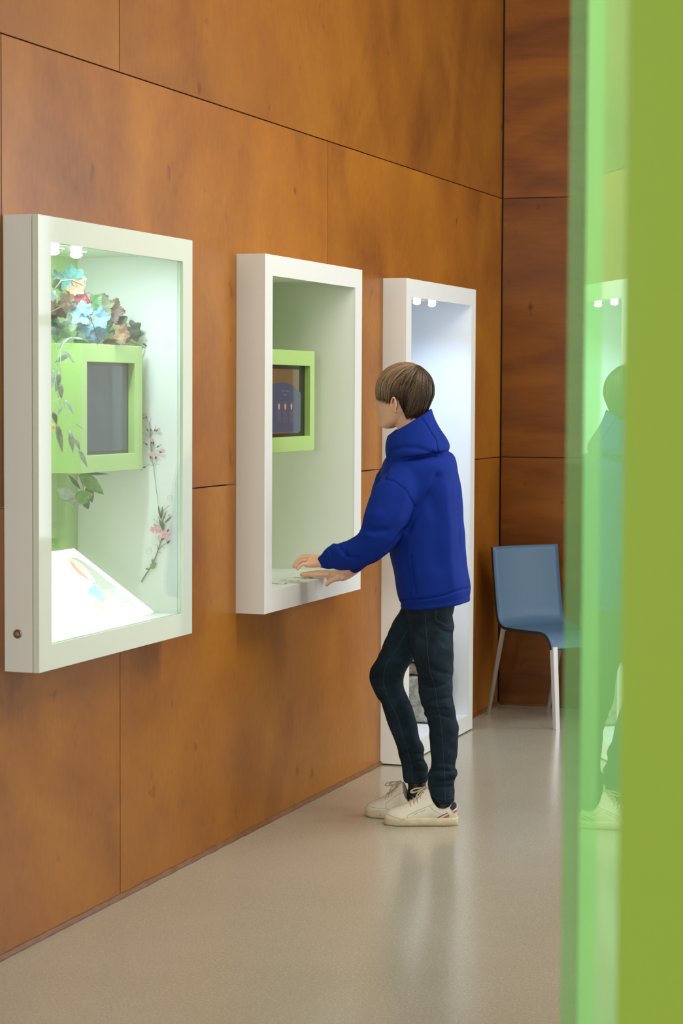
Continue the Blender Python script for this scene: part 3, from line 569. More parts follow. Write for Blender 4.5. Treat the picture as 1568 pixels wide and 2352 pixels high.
for p in sh.data.polygons:
    vs = list(p.vertices)
    if any(v < N0 for v in vs) and any(v >= N0 for v in vs): p.material_index = 1; p.use_smooth = False
M_leg = mat('pale_metal', (0.72, 0.73, 0.74), 0.35, metal=0.3)
topf = pf[-1]; fz = topf[1]
for k in range(2):
    w0 = 0.014 if k == 0 else CWID-0.014; foot = rl+fdir*DL+wdir*w0; foot[2] = 0; top = rl+fdir*(topf[0]-0.004)+wdir*w0+Z*(fz+0.01)
    mb = MB(); R = []
    for q, s in ((foot, 0.0115), (top, 0.013)): R.append([q+fdir*s*a_+wdir*s*b_ for a_, b_ in ((-1, -1), (1, -1), (1, 1), (-1, 1))])
    mb.rings(R); mb.build('leg', M_leg, chair, bevel=0.001)
    foot = rl+wdir*w0; foot[2] = 0; q2 = cp(1147, 1440); top = rl+fdir*(q2[0]+0.012)+wdir*w0+Z*(q2[1]-0.004)
    mb = MB(); mb.tube([foot, top, top+fdir*0.02], [0.0095, 0.0115, 0.0115], 14); mb.build('leg', M_leg, chair, smooth=True)

# ------------------------------------------------------------------ green partition on the right
M_gp = mat('green_partition_paint', (0.31, 0.47, 0.035), 0.5)
def mirror_mat():
    m = bpy.data.materials.new('polished_green_glass'); m.use_nodes = True; t = m.node_tree; b = t.nodes['Principled BSDF']
    b.inputs['Base Color'].default_value = (0.36, 0.95, 0.30, 1); b.inputs['Roughness'].default_value = 0.6
    gl = t.nodes.new('ShaderNodeBsdfGlossy'); gl.inputs['Roughness'].default_value = 0.0; gl.inputs[0].default_value = (0.88, 1.0, 0.82, 1)
    mx = t.nodes.new('ShaderNodeMixShader'); mx.inputs[0].default_value = 0.58
    t.links.new(b.outputs[0], mx.inputs[1]); t.links.new(gl.outputs[0], mx.inputs[2]); t.links.new(mx.outputs[0], t.nodes['Material Output'].inputs[0]); return m
M_mir = mirror_mat()
th = 0.33356-math.radians(3.97); dirv = np.array([-math.sin(th), math.cos(th)])
Np = onp(1430, 1176, 1, 1.45)[:2]; dN = 1.50
rv = ray(1430, 1176)[:2]; rv /= np.linalg.norm(rv); Npt = CAM[:2]+rv*1.52; Mpt = Npt+dirv*0.655
part_t = thing('green_partition', 'tall glossy green partition at the right edge, close to the camera and out of focus', 'partition', (Npt[0]+0.2, Npt[1]+0.3, 0))
right = np.array([math.cos(0.33356), math.sin(0.33356)])
poly = [Npt, Mpt, Mpt+right*0.5, Npt+right*0.5]
part(MB().prism([tuple(p) for p in poly], 0, 3.2).build('partition_body', M_gp, part_t), 'matte olive green body')
nl = np.array([-dirv[1], dirv[0]]); nl = nl if nl@right < 0 else -nl
poly = [Npt+nl*0.0, Npt+nl*0.0006, Mpt+nl*0.0006, Mpt]
part(MB().prism([tuple(p) for p in poly], 0, 3.2).build('polished_side', M_mir, part_t), 'mirror polished green side')
rv2 = ray(1299, 1176)[:2]; rv2 /= np.linalg.norm(rv2); Lpt = CAM[:2]+rv2*2.175
poly = [Lpt, Mpt+nl*0.0, Mpt+dirv*0.010, Lpt+dirv*0.010]
part(MB().prism([tuple(p) for p in poly], 0, 3.2).build('glass_edge', M_tint, part_t), 'narrow green tinted glass fin')

# ------------------------------------------------------------------ sculpting helpers for the person
def ringpts(c, e1, a, e2, b, n=40, ex_=2.0, e3=None, lift=0.0):
    ph = np.linspace(0, 2*PI, n, endpoint=False)
    cs, sn = np.cos(ph), np.sin(ph); k = 2.0/ex_
    cs2 = np.sign(cs)*np.abs(cs)**k; sn2 = np.sign(sn)*np.abs(sn)**k
    R = c+np.outer(cs2*a, e1)+np.outer(sn2*b, e2)
    if lift: R = R+np.outer(np.where(sn < 0, -sn, 0)**1.5*lift, Z)
    return R
def rows(mb, L, n=40, ex_=2.2, shrink=1.0):
    """L: (y_left, y_right, x_left, x_right, depth, half_depth[, lift])"""
    R = []
    for q in L:
        yl, yr, xl, xr, D, b = q[:6]; lift = q[6] if len(q) > 6 else 0
        A = P(xl, yl, D); B = P(xr, yr, D); c = (A+B)/2; e = (B-A); a = np.linalg.norm(e)/2; e /= 2*a
        R.append(ringpts(c, e, a*shrink, fh, b*shrink, n, ex_, lift=lift))
    return mb.rings(R)
def interp_rows(L, m):
    A = np.array([list(q)+[0]*(7-len(q)) for q in L], float); t = np.linspace(0, len(A)-1, m)
    # catmull-rom
    out = []
    for s in t:
        i = min(int(s), len(A)-2); f = s-i; p0, p1, p2, p3 = A[max(i-1, 0)], A[i], A[i+1], A[min(i+2, len(A)-1)]
        out.append(0.5*((2*p1)+(-p0+p2)*f+(2*p0-5*p1+4*p2-p3)*f*f+(-p0+3*p1-3*p2+p3)*f**3))
    return out
def limb(mb, L, n=20, m=4, shrink=1.0, flat=1.0):
    """L: (px, py, depth, radius)"""
    A = np.array(L, float); t = np.linspace(0, len(A)-1, (len(A)-1)*m+1); out = []
    for s in t:
        i = min(int(s), len(A)-2); f = s-i; p0, p1, p2, p3 = A[max(i-1, 0)], A[i], A[i+1], A[min(i+2, len(A)-1)]
        out.append(0.5*((2*p1)+(-p0+p2)*f+(2*p0-5*p1+4*p2-p3)*f*f+(-p0+3*p1-3*p2+p3)*f**3))
    pts = [P(o[0], o[1], o[2]) for o in out]; r = [o[3]*shrink for o in out]
    mb.tube(pts, r, n, flat=flat); mb.ball(pts[0], r[0]*0.98, n, 8); mb.ball(pts[-1], r[-1]*0.98, n, 8); return mb
def remesh(mb, voxel, smooth=4):
    me = bpy.data.meshes.new('tmp'); me.from_pydata(np.vstack(mb.v).tolist(), [], mb.f); me.update()
    bm = bmesh.new(); bm.from_mesh(me); bmesh.ops.recalc_face_normals(bm, faces=bm.faces); bm.to_mesh(me); bm.free()
    o = bpy.data.objects.new('tmp', me); COL.objects.link(o)
    r = o.modifiers.new('r', 'REMESH'); r.mode = 'VOXEL'; r.voxel_size = voxel
    if smooth: s = o.modifiers.new('s', 'SMOOTH'); s.factor = 0.5; s.iterations = smooth
    dg = bpy.context.evaluated_depsgraph_get(); out = bpy.data.meshes.new_from_object(o.evaluated_get(dg)); bpy.data.objects.remove(o); return out
def getV(me): V = np.zeros(len(me.vertices)*3); me.vertices.foreach_get('co', V); return V.reshape(-1, 3)
def setV(me, V): me.vertices.foreach_set('co', V.ravel()); me.update()
def getN(me): N = np.zeros(len(me.vertices)*3); me.vertex_normals.foreach_get('vector', N); return N.reshape(-1, 3)
def bvh(me): return BVHTree.FromPolygons(getV(me).tolist(), [tuple(p.vertices) for p in me.polygons])
def project(tree, pts, step=3.0, off=0.0):
    """photo polyline dropped onto the surface along the line of sight"""
    out = []; pts = np.array(pts, float); c = Vector(CAM)
    for i in range(len(pts)-1):
        n = max(1, int(np.linalg.norm(pts[i+1]-pts[i])/step))
        for k in range(n + (1 if i == len(pts)-2 else 0)):
            q = pts[i]+(pts[i+1]-pts[i])*k/n; d = Vector(ray(*q)).normalized(); h = tree.ray_cast(c, d)
            if h[0] is not None: out.append(np.array(h[0])+np.array(h[1])*off*(1 if h[1].dot(d) < 0 else -1))
    return np.array(out)
def seglen_dist(V, line):
    d = np.full(len(V), 1e9)
    lo, hi = line.min(0)-0.08, line.max(0)+0.08; idx = np.where(np.all((V > lo) & (V < hi), axis=1))[0]; W_ = V[idx]; dd = np.full(len(idx), 1e9)
    for a_, b_ in zip(line[:-1], line[1:]):
        ab = b_-a_; t = np.clip(((W_-a_)@ab)/(ab@ab+1e-12), 0, 1); dd = np.minimum(dd, np.linalg.norm(W_-a_-t[:, None]*ab, axis=1))
    d[idx] = dd; return d
def crease(me, lines, width, depth):
    V = getV(me); N = getN(me); t = bvh(me); D = np.zeros(len(V))
    for L in lines:
        w, dp = (L[1], L[2]) if isinstance(L, tuple) else (width, depth); pl = project(t, L[0] if isinstance(L, tuple) else L)
        if len(pl) < 2: continue
        d = seglen_dist(V, pl); D += dp*np.exp(-(d/w)**2)
    setV(me, V-N*D[:, None])
def wobble(me, amp, freq, seed=1, dirs=None, mask=None):
    V = getV(me); N = getN(me); r = np.random.default_rng(seed); s = np.zeros(len(V))
    for k in range(14):
        kv = r.normal(size=3)*freq*(0.6+0.12*k)
        if dirs is not None: kv = kv*np.array(dirs)
        s += np.sin(V@kv+r.uniform(0, 6))/(1+0.15*k)
    s *= amp/3
    if mask is not None: s *= mask(V)
    setV(me, V+N*s[:, None])
def decal(T, poly, step=0.5, off=0.0005):
    """a thin patch lying on the surface, its outline given in the photo"""
    P0 = np.array(poly, float); lo = P0.min(0); hi = P0.max(0); nx = int((hi[0]-lo[0])/step)+2; ny = int((hi[1]-lo[1])/step)+2; idx = {}; V = []; F = []
    def inside(x, y):
        c = False; n = len(P0)
        for i in range(n):
            (x1, y1), (x2, y2) = P0[i], P0[(i+1) % n]
            if (y1 > y) != (y2 > y) and x < (x2-x1)*(y-y1)/(y2-y1)+x1: c = not c
        return c
    def vert(i, j_):
        if (i, j_) not in idx:
            d = Vector(ray(lo[0]+i*step, lo[1]+j_*step)).normalized(); h_ = T.ray_cast(Vector(CAM), d)
            if h_[0] is None: idx[(i, j_)] = None
            else: idx[(i, j_)] = len(V); V.append(np.array(h_[0])+np.array(h_[1])*off*(1 if h_[1].dot(d) < 0 else -1))
        return idx[(i, j_)]
    for i in range(nx):
        for j_ in range(ny):
            if inside(lo[0]+(i+.5)*step, lo[1]+(j_+.5)*step):
                q = [vert(i, j_), vert(i+1, j_), vert(i+1, j_+1), vert(i, j_+1)]
                if None not in q and max(np.linalg.norm(V[q[0]]-V[q[2]]), np.linalg.norm(V[q[1]]-V[q[3]])) < 0.014: F.append(tuple(q))
    par = list(range(len(V)))
    def root(a_):
        while par[a_] != a_: par[a_] = par[par[a_]]; a_ = par[a_]
        return a_
    for f in F:
        for v_ in f[1:]: par[root(v_)] = root(f[0])
    if F:
        R_ = [root(f[0]) for f in F]; best = max(set(R_), key=R_.count); F = [f for f, r_ in zip(F, R_) if r_ == best]
        used = sorted({v_ for f in F for v_ in f}); mp_ = {v_: i for i, v_ in enumerate(used)}; V = [V[v_] for v_ in used]; F = [tuple(mp_[v_] for v_ in f) for f in F]
    return V, F
def threads(tree, lines, r, name, m, parent, off=0.0006, n=5):
    for L in lines:
        q = project(tree, L, 2.5, off)
        if len(q) > 2: MB().tube(q, r, n).build(name, m, parent, smooth=True)

# ------------------------------------------------------------------ person
M_skin = mat('skin', (0.62, 0.36, 0.22), 0.48, sss=0.12)
_g = nd(M_skin, 'ShaderNodeNewGeometry'); _n = noise(M_skin, _g.outputs['Position'], 40, 4, 0.6)
lk(M_skin, ramp(M_skin, _n.outputs['Fac'], [(0.3, (0.72, 0.39, 0.26)), (0.7, (0.80, 0.47, 0.32))]), bsdf(M_skin).inputs['Base Color'])

TORSO = [(1040, 1038, 900, 1034, 7.82, .10), (1052, 1046, 886, 1042, 7.82, .15), (1070, 1062, 877, 1048, 7.82, .178), (1100, 1095, 872, 1053, 7.82, .190), (1140, 1136, 872, 1060, 7.82, .190), (1200, 1195, 880, 1064, 7.82, .182),
         (1259, 1250, 892, 1068.5, 7.82, .178), (1300, 1292, 901, 1072, 7.82, .176), (1335, 1325, 907, 1077, 7.82, .175), (1362, 1348, 911, 1079.5, 7.82, .174), (1379, 1360, 916, 1079, 7.82, .170), (1386, 1366, 921, 1078, 7.82, .164), (1393, 1373, 920, 1079, 7.82, .166), (1396, 1377, 922, 1079, 7.82, .164), (1397, 1379, 928, 1074, 7.82, .155)]
LARM = [(945, 1100, 7.73, .070), (925, 1118, 7.69, .080), (905, 1150, 7.66, .081), (888, 1188, 7.645, .079), (872, 1226, 7.64, .073), (846, 1255, 7.65, .061), (815, 1271, 7.67, .053), (790, 1279, 7.69, .050), (768, 1281, 7.71, .044), (752, 1288, 7.725, .033), (741, 1291, 7.735, .0245)]
RARM = [(905, 1105, 7.93, .070), (892, 1150, 7.99, .070), (884, 1200, 8.03, .062), (876, 1240, 8.03, .050), (850, 1268, 8.01, .036), (824, 1296, 7.99, .026), (811, 1305, 7.985, .0225)]
NLEG = [(1380, 1376, 944, 1042, 7.80, .085), (1410, 1406, 939, 1038, 7.78, .088), (1442, 1440, 938, 1043, 7.77, .088), (1457, 1455, 939, 1040, 7.77, .086), (1505, 1505, 946, 1041.5, 7.76, .078), (1539, 1539, 957, 1041, 7.76, .070), (1558, 1556, 959.5, 1038.5, 7.76, .066), (1578, 1578, 960.5, 1039.5, 7.76, .064), (1602, 1602, 963, 1039.5, 7.76, .062), (1616, 1616, 966, 1042, 7.76, .060), (1630, 1628, 975, 1045.5, 7.76, .056),
        (1641, 1641, 974, 1047.5, 7.76, .057), (1650, 1650, 981, 1049, 7.76, .056), (1675, 1675, 984.5, 1052.5, 7.76, .056), (1711, 1711, 987, 1051.5, 7.765, .053), (1740, 1740, 989, 1048, 7.77, .049), (1762, 1762, 989.5, 1044.5, 7.77, .045), (1770, 1768, 985, 1048, 7.77, .047), (1779, 1777, 982, 1050.5, 7.77, .048), (1788, 1788, 983, 1045, 7.775, .046), (1801, 1798, 981.5, 1043, 7.775, .046), (1815, 1815, 985, 1044, 7.775, .045), (1828, 1828, 989.5, 1043, 7.775, .044), (1840, 1838, 996, 1044, 7.775, .043), (1844, 1841, 998, 1043, 7.775, .042)]
FLEG = [(1380, 1380, 930, 1010, 7.90, .080), (1404, 1404, 917, 1000, 7.90, .082), (1435, 1435, 900, 985, 7.90, .082), (1476, 1476, 881, 968, 7.89, .078), (1510, 1510, 867, 950, 7.88, .070), (1539, 1537, 850, 935, 7.88, .064), (1558, 1555, 848, 927, 7.88, .060), (1578, 1578, 854, 928, 7.88, .058), (1600, 1602, 865, 936.5, 7.88, .057), (1612, 1614, 874, 941.5, 7.88, .056), (1634, 1634, 880.5, 950, 7.88, .055), (1670, 1668, 892.5, 958.5, 7.88, .052), (1699, 1697, 905, 963, 7.88, .047),
        (1710, 1706, 910, 969, 7.88, .046), (1722, 1720, 913.5, 974.5, 7.88, .047), (1733, 1731, 914, 972, 7.88, .045), (1744, 1744, 917, 974, 7.88, .045), (1757, 1757, 920.5, 980.5, 7.88, .045), (1770, 1768, 923, 983.5, 7.88, .044), (1784, 1784, 925.5, 983.5, 7.88, .044), (1793, 1791, 927, 981.5, 7.88, .043), (1798, 1795, 929, 979, 7.88, .041)]

body = MB()
rows(body, interp_rows(TORSO[1:-1], 24), 32, 2.0, 0.80)
limb(body, LARM, 16, shrink=0.62); limb(body, RARM[:-2]+[(824, 1298, 7.99, .022)], 16, shrink=0.66)
rows(body, interp_rows(NLEG, 50), 24, 2.0, 0.80); rows(body, interp_rows(FLEG, 50), 24, 2.0, 0.80)
limb(body, [(1020, 1830, 7.775, .028), (1019, 1850, 7.775, .024), (1012, 1870, 7.775, .022)], 12); limb(body, [(956, 1785, 7.885, .028), (957, 1808, 7.885, .024), (956, 1828, 7.885, .021)], 12)
# head: profile rows in the sagittal frame, turned slightly away from the camera
HY = math.radians(22); HD = 7.80
hf = -rt*math.cos(HY)+fh*math.sin(HY); hf[2] = 0; hf /= np.linalg.norm(hf); hs = -fh*math.cos(HY)-rt*math.sin(HY); hs[2] = 0; hs /= np.linalg.norm(hs)   # forward, towards-camera side
HC = P(930, 905, HD); SC = HD/FPX
def hp(px, py, t=0.0):                                        # sagittal outline pixel -> head point, t = sideways offset
    s = -(px-930)*SC/math.cos(HY); return HC+hf*s+Z*(-(py-905)*SC)+hs*t
HROWS = [(985, 886, 897, .012), (983, 880, 903, .027), (978, 875.5, 915, .040), (972, 873.5, 928, .048), (965, 871.5, 938, .054), (956, 871, 948, .059), (948, 870, 958, .063), (938, 869, 968, .066), (927, 868, 976, .068), (917, 867, 982, .070), (908, 866, 985, .071), (895, 867, 987, .073), (880, 871, 986, .073), (866, 879, 980, .069), (855, 889, 972, .060), (847, 902, 962, .047), (842, 916, 950, .030), (840, 925, 940, .012)]
R = []
for y, xf, xb, w in HROWS:
    A = hp(xf, y); B = hp(xb, y); L = np.linalg.norm(B-A); ph = np.linspace(0, 2*PI, 36, endpoint=False); pts = []
    for p_ in ph:
        s = math.cos(p_); t = math.sin(p_); fwdness = (1+s)/2; k = 1-0.22*max(0, s)**2
        pts.append((A+B)/2-(B-A)/2*s*(1 if s < 0 else 1)+hs*w*np.sign(t)*abs(t)**0.85*k)
    R.append(np.array(pts))
body.rings(R)
limb(body, [(935, 945, 7.80, .050), (945, 985, 7.80, .052), (955, 1030, 7.81, .058), (958, 1075, 7.82, .09)], 20)
body.add(*(lambda v: (v, [(0, 1, 2), (0, 2, 3), (0, 3, 4), (0, 4, 1), (1, 4, 3, 2)]))([hp(857.5, 929.5), hp(867, 911), hp(872, 934, .017), hp(866, 937.5), hp(872, 934, -.017)]))
def hball(px, py, t, r): body.ball(hp(px, py, t), r, 12, 8)
hball(861.5, 930, 0, .0068); hball(867, 932.5, .0095, .0062); hball(867, 932.5, -.0095, .0062)
hball(871.5, 947, 0, (.0095, .0095, .0045)); hball(873, 947, .012, (.008, .01, .004)); hball(873, 947, -.012, (.008, .01, .004))
hball(874.5, 954, 0, (.0095, .0095, .005)); hball(876, 954, .009, (.008, .009, .005)); hball(876, 954, -.009, (.008, .009, .005)); hball(877, 973, 0, (.012, .012, .012))
pass
# ears: bowl shaped rims
for sg in (1, -1):
    c0 = hp(925, 931, sg*.074); out = []
    for k in range(17):
        t = -0.35*PI+k/16*1.62*PI; ww = 0.0120 if math.sin(t) > -0.3 else 0.0085
        out.append(c0-hf*(ww*math.cos(t)*1.0-0.004)+Z*(0.0285*math.sin(t)*(1.0 if math.sin(t) > 0 else 0.9))+hs*sg*(0.011+0.006*math.cos(t)))
    body.tube(out, np.interp(range(17), [0, 8, 16], [.0042, .0036, .0028]), 8); body.ball(c0-Z*.021+hs*sg*.008, (.0068, .0068, .0085), 10, 8)
    Q = [c0-hf*(.0085*math.cos(t)-.004)+Z*.022*math.sin(t)+hs*sg*(.0085+.006*math.cos(t)) for t in np.linspace(0, 2*PI, 16, endpoint=False)]
    body.rings([np.array(Q), np.array(Q)-hs*sg*.012])
# left hand hovering over the shelf
def finger(L, r, n=10, m=3):
    A = [P(*q) for q in L]; rr = np.linspace(r, r*0.80, len(A)); pts = []; rad = []
    for i in range(len(A)-1):
        for k in range(m): pts.append(A[i]+(A[i+1]-A[i])*k/m); rad.append(rr[i]+(rr[i+1]-rr[i])*k/m)
    pts.append(A[-1]); rad.append(rr[-1]); pts = np.array(pts)
    sm = pts.copy(); sm[1:-1] = (pts[:-2]+2*pts[1:-1]+pts[2:])/4
    body.tube(sm, rad, n); body.ball(sm[-1], rad[-1], n, 6); body.ball(sm[0], rad[0], n, 6)
def palm(c0, c1, major, r0, r1, th0, th1, n=6):
    ax = c1-c0; L = np.linalg.norm(ax); ax /= L; mj = major-ax*np.dot(major, ax); mj /= np.linalg.norm(mj); mn = np.cross(ax, mj); R = []
    for k in range(n):
        t = k/(n-1); R.append(ringpts(c0+(c1-c0)*t, mj, r0+(r1-r0)*t, mn, th0+(th1-th0)*math.sin(t*PI/2), 20, 2.6))
    body.rings(R)
mj = Z*0.62+fh*0.78
palm(P(752, 1290, 7.725), P(708, 1288, 7.75), mj, .0215, .0300, .0185, .0125)
limb(body, [(790, 1284, 7.70, .026), (752, 1290, 7.725, .022)], 14)
finger([(712, 1277, 7.785), (694, 1278, 7.79), (685, 1285, 7.79), (679, 1296, 7.79)], .0078)
finger([(710, 1280, 7.768), (691, 1281, 7.77), (681, 1290, 7.77), (674.5, 1301, 7.77)], .0082)
finger([(710, 1287, 7.750), (693, 1287, 7.748), (685, 1294, 7.748), (679.5, 1303, 7.748)], .0076)
finger([(711, 1296, 7.733), (695, 1296, 7.728), (687.5, 1301, 7.727), (683, 1307.5, 7.727)], .0068)
finger([(738, 1296, 7.77), (724, 1299, 7.79), (712, 1299.5, 7.80), (703, 1299, 7.805)], .0088)
# right hand resting on the shelf edge, thumb hooked over the front
def E_(px, py, z0): q = onp(px, py, 2, z0); return (px, py, float((q-CAM)@fw))
def fz_(px, py, z0):                                          # point given by pixel and height
    return E_(px, py, z0)
dl = .0195
c_w = P(806, 1310, 7.985); limb(body, [(820, 1302, 7.99, .020), (802, 1314, 7.99, .0215), (785, 1322, 7.985, .022)], 14)
palm(P(792, 1319, 7.985), P(750, 1321.5, 7.99), fh*1.0+Z*0.30, .0235, .036, .0180, .0115)
for k, (tx, l) in enumerate(((696.5, 7.955), (692.5, 7.978), (696, 8.000), (704, 8.020))):
    finger([(754, 1320-k*2.0, l+.006), (733, 1320-k*2.1, l+.002), (714, 1320-k*1.8, l), (tx, 1321.2-k*1.5, l-.002)], .0094 if k < 3 else .0080)
finger([(783, 1327, 7.96), (769, 1330, 7.935), (758, 1335, 7.925), (750, 1342, 7.920)], .0105)
body.ball(P(774, 1326, 7.955), (.020, .020, .016), 12, 8)
me = remesh(body, 0.0026, 3)
person = link('person', me, M_skin, smooth=True); person.location = (0, 0, 0)
tag(person, 'person in blue hoodie, dark jeans and white sneakers reaching into the middle case', 'person')
TB = bvh(me)
# thumb nail
M_nail = mat('nail', (0.78, 0.52, 0.42), 0.25)
q = project(TB, [(747.5, 1340), (750.5, 1343.5)], 1.0, 0.0003)
if len(q): mb = MB(); mb.ball(q.mean(0), (.0042, .0030, .0052), 12, 8); mb.build('fingernail', M_nail, person, smooth=True)
# eyes (largely hidden by the fringe)
M_eye = mat('eye_white', (0.8, 0.78, 0.75), 0.15); M_iris = mat('iris', (0.05, 0.03, 0.02), 0.1)
for sg in (1, -1):
    mb = MB(); mb.ball(hp(889, 920, sg*.029), .0115, 16, 10); e_ = mb.build('eye', M_eye, person, smooth=True)
    mb = MB(); mb.ball(hp(882.6, 920, sg*.029), .0055, 12, 8); mb.build('iris', M_iris, e_, smooth=True)

# hoodie
M_hood = mat('blue_scuba_fabric', (0.003, 0.023, 0.235), 0.8, spec=0.15)
_g = nd(M_hood, 'ShaderNodeNewGeometry'); bump(M_hood, noise(M_hood, _g.outputs['Position'], 420, 2, 0.5).outputs['Fac'], 0.12, 0.001)
h = MB(); rows(h, interp_rows(TORSO, 44), 56, 2.25); limb(h, LARM, 28); limb(h, RARM, 24)
HOOD = [(1001, 948, 897, 984, 7.80, .060), (999, 938, 893, 989, 7.80, .080), (1004, 940, 889, 991.5, 7.80, .090), (1020, 962, 885, 999, 7.80, .108), (1034, 985, 884, 1010, 7.80, .128), (1046, 1006, 885.5, 1024, 7.80, .146), (1052, 1022, 888, 1031.5, 7.80, .153), (1056, 1034, 893, 1029, 7.80, .150, .004), (1054, 1042, 903, 1018, 7.80, .135, .01)]
rows(h, interp_rows(HOOD, 26), 56, 2.1)
hm = remesh(h, 0.0042, 5)
s5 = lambda L: [(820+x/3.793, 800+y/3.793) for x, y in L]
folds = [ # (line, width, depth): broad dents and ridges
 (s5([(265, 955), (300, 890), (400, 858), (500, 862), (600, 888), (680, 922)]), .009, .006),
 (s5([(560, 600), (620, 690), (690, 800), (708, 920)]), .004, .0035), (s5([(680, 660), (720, 740), (755, 820)]), .005, .0045), (s5([(400, 625), (500, 575), (640, 525)]), .004, -.0012),
 (s5([(240, 1130), (330, 1160), (420, 1240), (515, 1385)]), .004, .003), (s5([(260, 960), (290, 1000), (240, 1110), (235, 1140)]), .010, .006),
 (s5([(700, 1120), (660, 1230), (560, 1380), (440, 1560), (340, 1690), (280, 1745)]), .016, .012),
 (s5([(35, 1540), (90, 1570), (160, 1590), (240, 1580)]), .012, .009), (s5([(10, 1640), (80, 1620), (140, 1640)]), .010, -.004), (s5([(200, 1450), (120, 1440), (60, 1450)]), .014, -.004),
 (s5([(470, 1800), (485, 1950), (510, 2140)]), .004, .003), (s5([(640, 1300), (690, 1500), (690, 1700), (700, 1900)]), .024, .007), (s5([(770, 1200), (800, 1500), (810, 1800), (830, 2050)]), .018, -.004), (s5([(860, 1100), (880, 1400), (890, 1700)]), .016, .004),
 (s5([(350, 1500), (400, 1350), (430, 1200)]), .020, -.004), (s5([(360, 2200), (480, 2185), (600, 2180), (760, 2150), (900, 2100), (985, 2085)]), .0045, .0045), (s5([(430, 1900), (460, 2060), (440, 2160)]), .012, .005),
 ([(798, 1247), (790, 1262), (797, 1276)], .007, .008), ([(766, 1252), (776, 1268), (792, 1280), (806, 1284)], .008, -.004), ([(780, 1256), (788, 1272), (804, 1280), (826, 1282)], .006, .006), ([(742, 1273), (748, 1290), (752, 1311)], .005, .004), ([(757, 1262), (765, 1290), (772, 1308)], .006, .003)]
crease(hm, [(L, w, d) for L, w, d in folds], 0, 0)
wobble(hm, .0022, 26, 3)
hoodie = link('hoodie', hm, M_hood, person, smooth=True); part(hoodie, 'royal blue hooded sweatshirt')
TH = bvh(hm); M_seam = mat('hoodie_seam', (0.002, 0.012, 0.12), 0.9, spec=0.02)
threads(TH, [s5([(240, 1130), (330, 1160), (420, 1240), (515, 1385)]), s5([(560, 600), (620, 690), (690, 800), (708, 920)]), s5([(470, 1800), (485, 1950), (510, 2140)]), s5([(360, 2200), (480, 2185), (600, 2180), (760, 2150), (900, 2100), (980, 2085)])], .0009, 'seam', M_seam, hoodie, -0.0003)

# jeans
M_denim = mat('dark_denim', (0.012, 0.028, 0.045), 0.85, spec=0.2)
_g = nd(M_denim, 'ShaderNodeNewGeometry'); _n1 = noise(M_denim, _g.outputs['Position'], 14, 5, 0.65); _n2 = noise(M_denim, mp(M_denim, _g.outputs['Position'], (1, 1, 0.25)), 700, 2, 0.5)
_c = ramp(M_denim, _n1.outputs['Fac'], [(0.32, (0.004, 0.009, 0.015)), (0.55, (0.008, 0.020, 0.034)), (0.75, (0.014, 0.036, 0.056))])
_c = mixc(M_denim, _c, (0.03, 0.06, 0.085), math_(M_denim, 'MULTIPLY', math_(M_denim, 'GREATER_THAN', _n2.outputs['Fac'], 0.6), 0.2)); lk(M_denim, _c, bsdf(M_denim).inputs['Base Color']); bump(M_denim, _n2.outputs['Fac'], 0.15, 0.001)
j = MB(); rows(j, interp_rows([(1372, 1360, 932, 1038, 7.83, .145), (1395, 1390, 930, 1044, 7.83, .145), (1412, 1408, 932, 1040, 7.83, .14), (1440, 1436, 940, 1030, 7.83, .12)], 12), 40, 2.2)
rows(j, interp_rows(NLEG, 110), 40, 2.1); rows(j, interp_rows(FLEG, 100), 40, 2.1)
jm = remesh(j, 0.0036, 3)
s6 = lambda L: [(820+x/4.128, 1360+y/4.128) for x, y in L]
jf = [(s6([(900, 820), (840, 870), (760, 900), (640, 890)]), .006, .005), (s6([(905, 1000), (820, 1010), (700, 1030), (600, 1060)]), .006, .005), (s6([(930, 1080), (830, 1100), (700, 1080)]), .006, -.003), (s6([(640, 1080), (720, 1110), (830, 1100)]), .005, .005), (s6([(665, 1170), (760, 1160), (880, 1190)]), .006, .004),
      (s6([(570, 740), (650, 800), (760, 830)]), .007, -.003), (s6([(700, 720), (800, 760), (890, 780)]), .008, .004), (s6([(120, 810), (240, 830), (350, 870), (440, 850)]), .007, .005), (s6([(150, 900), (260, 930), (400, 920)]), .007, -.003), (s6([(200, 1000), (330, 1010), (470, 980)]), .006, .005), (s6([(220, 1060), (340, 1060), (500, 1060)]), .006, .004),
      (s6([(390, 1530), (480, 1510), (560, 1530), (630, 1540)]), .0045, .006), (s6([(400, 1620), (500, 1630), (600, 1600), (650, 1610)]), .0045, .006), (s6([(600, 1440), (570, 1470), (480, 1500)]), .005, .004), (s6([(430, 1700), (540, 1690), (660, 1700)]), .004, .003),
      (s6([(690, 1690), (780, 1680), (880, 1700), (940, 1690)]), .005, .006), (s6([(680, 1760), (780, 1790), (900, 1780), (930, 1770)]), .0045, .006), (s6([(690, 1840), (790, 1850), (920, 1840)]), .0045, .004), (s6([(700, 1640), (800, 1620), (930, 1640)]), .005, .003),
      (s6([(900, 390), (820, 370), (740, 290)]), .007, .004), (s6([(905, 560), (800, 520), (720, 420)]), .010, -.003), (s6([(500, 400), (560, 560), (620, 700)]), .010, .003)]
crease(jm, jf, 0, 0); wobble(jm, .0016, 45, 9, (1, 1, 1.6))
jeans = link('jeans', jm, M_denim, person, smooth=True); part(jeans, 'dark blue skinny jeans')
TJ = bvh(jm); M_thr = mat('pale_thread', (0.035, 0.065, 0.085), 0.8)
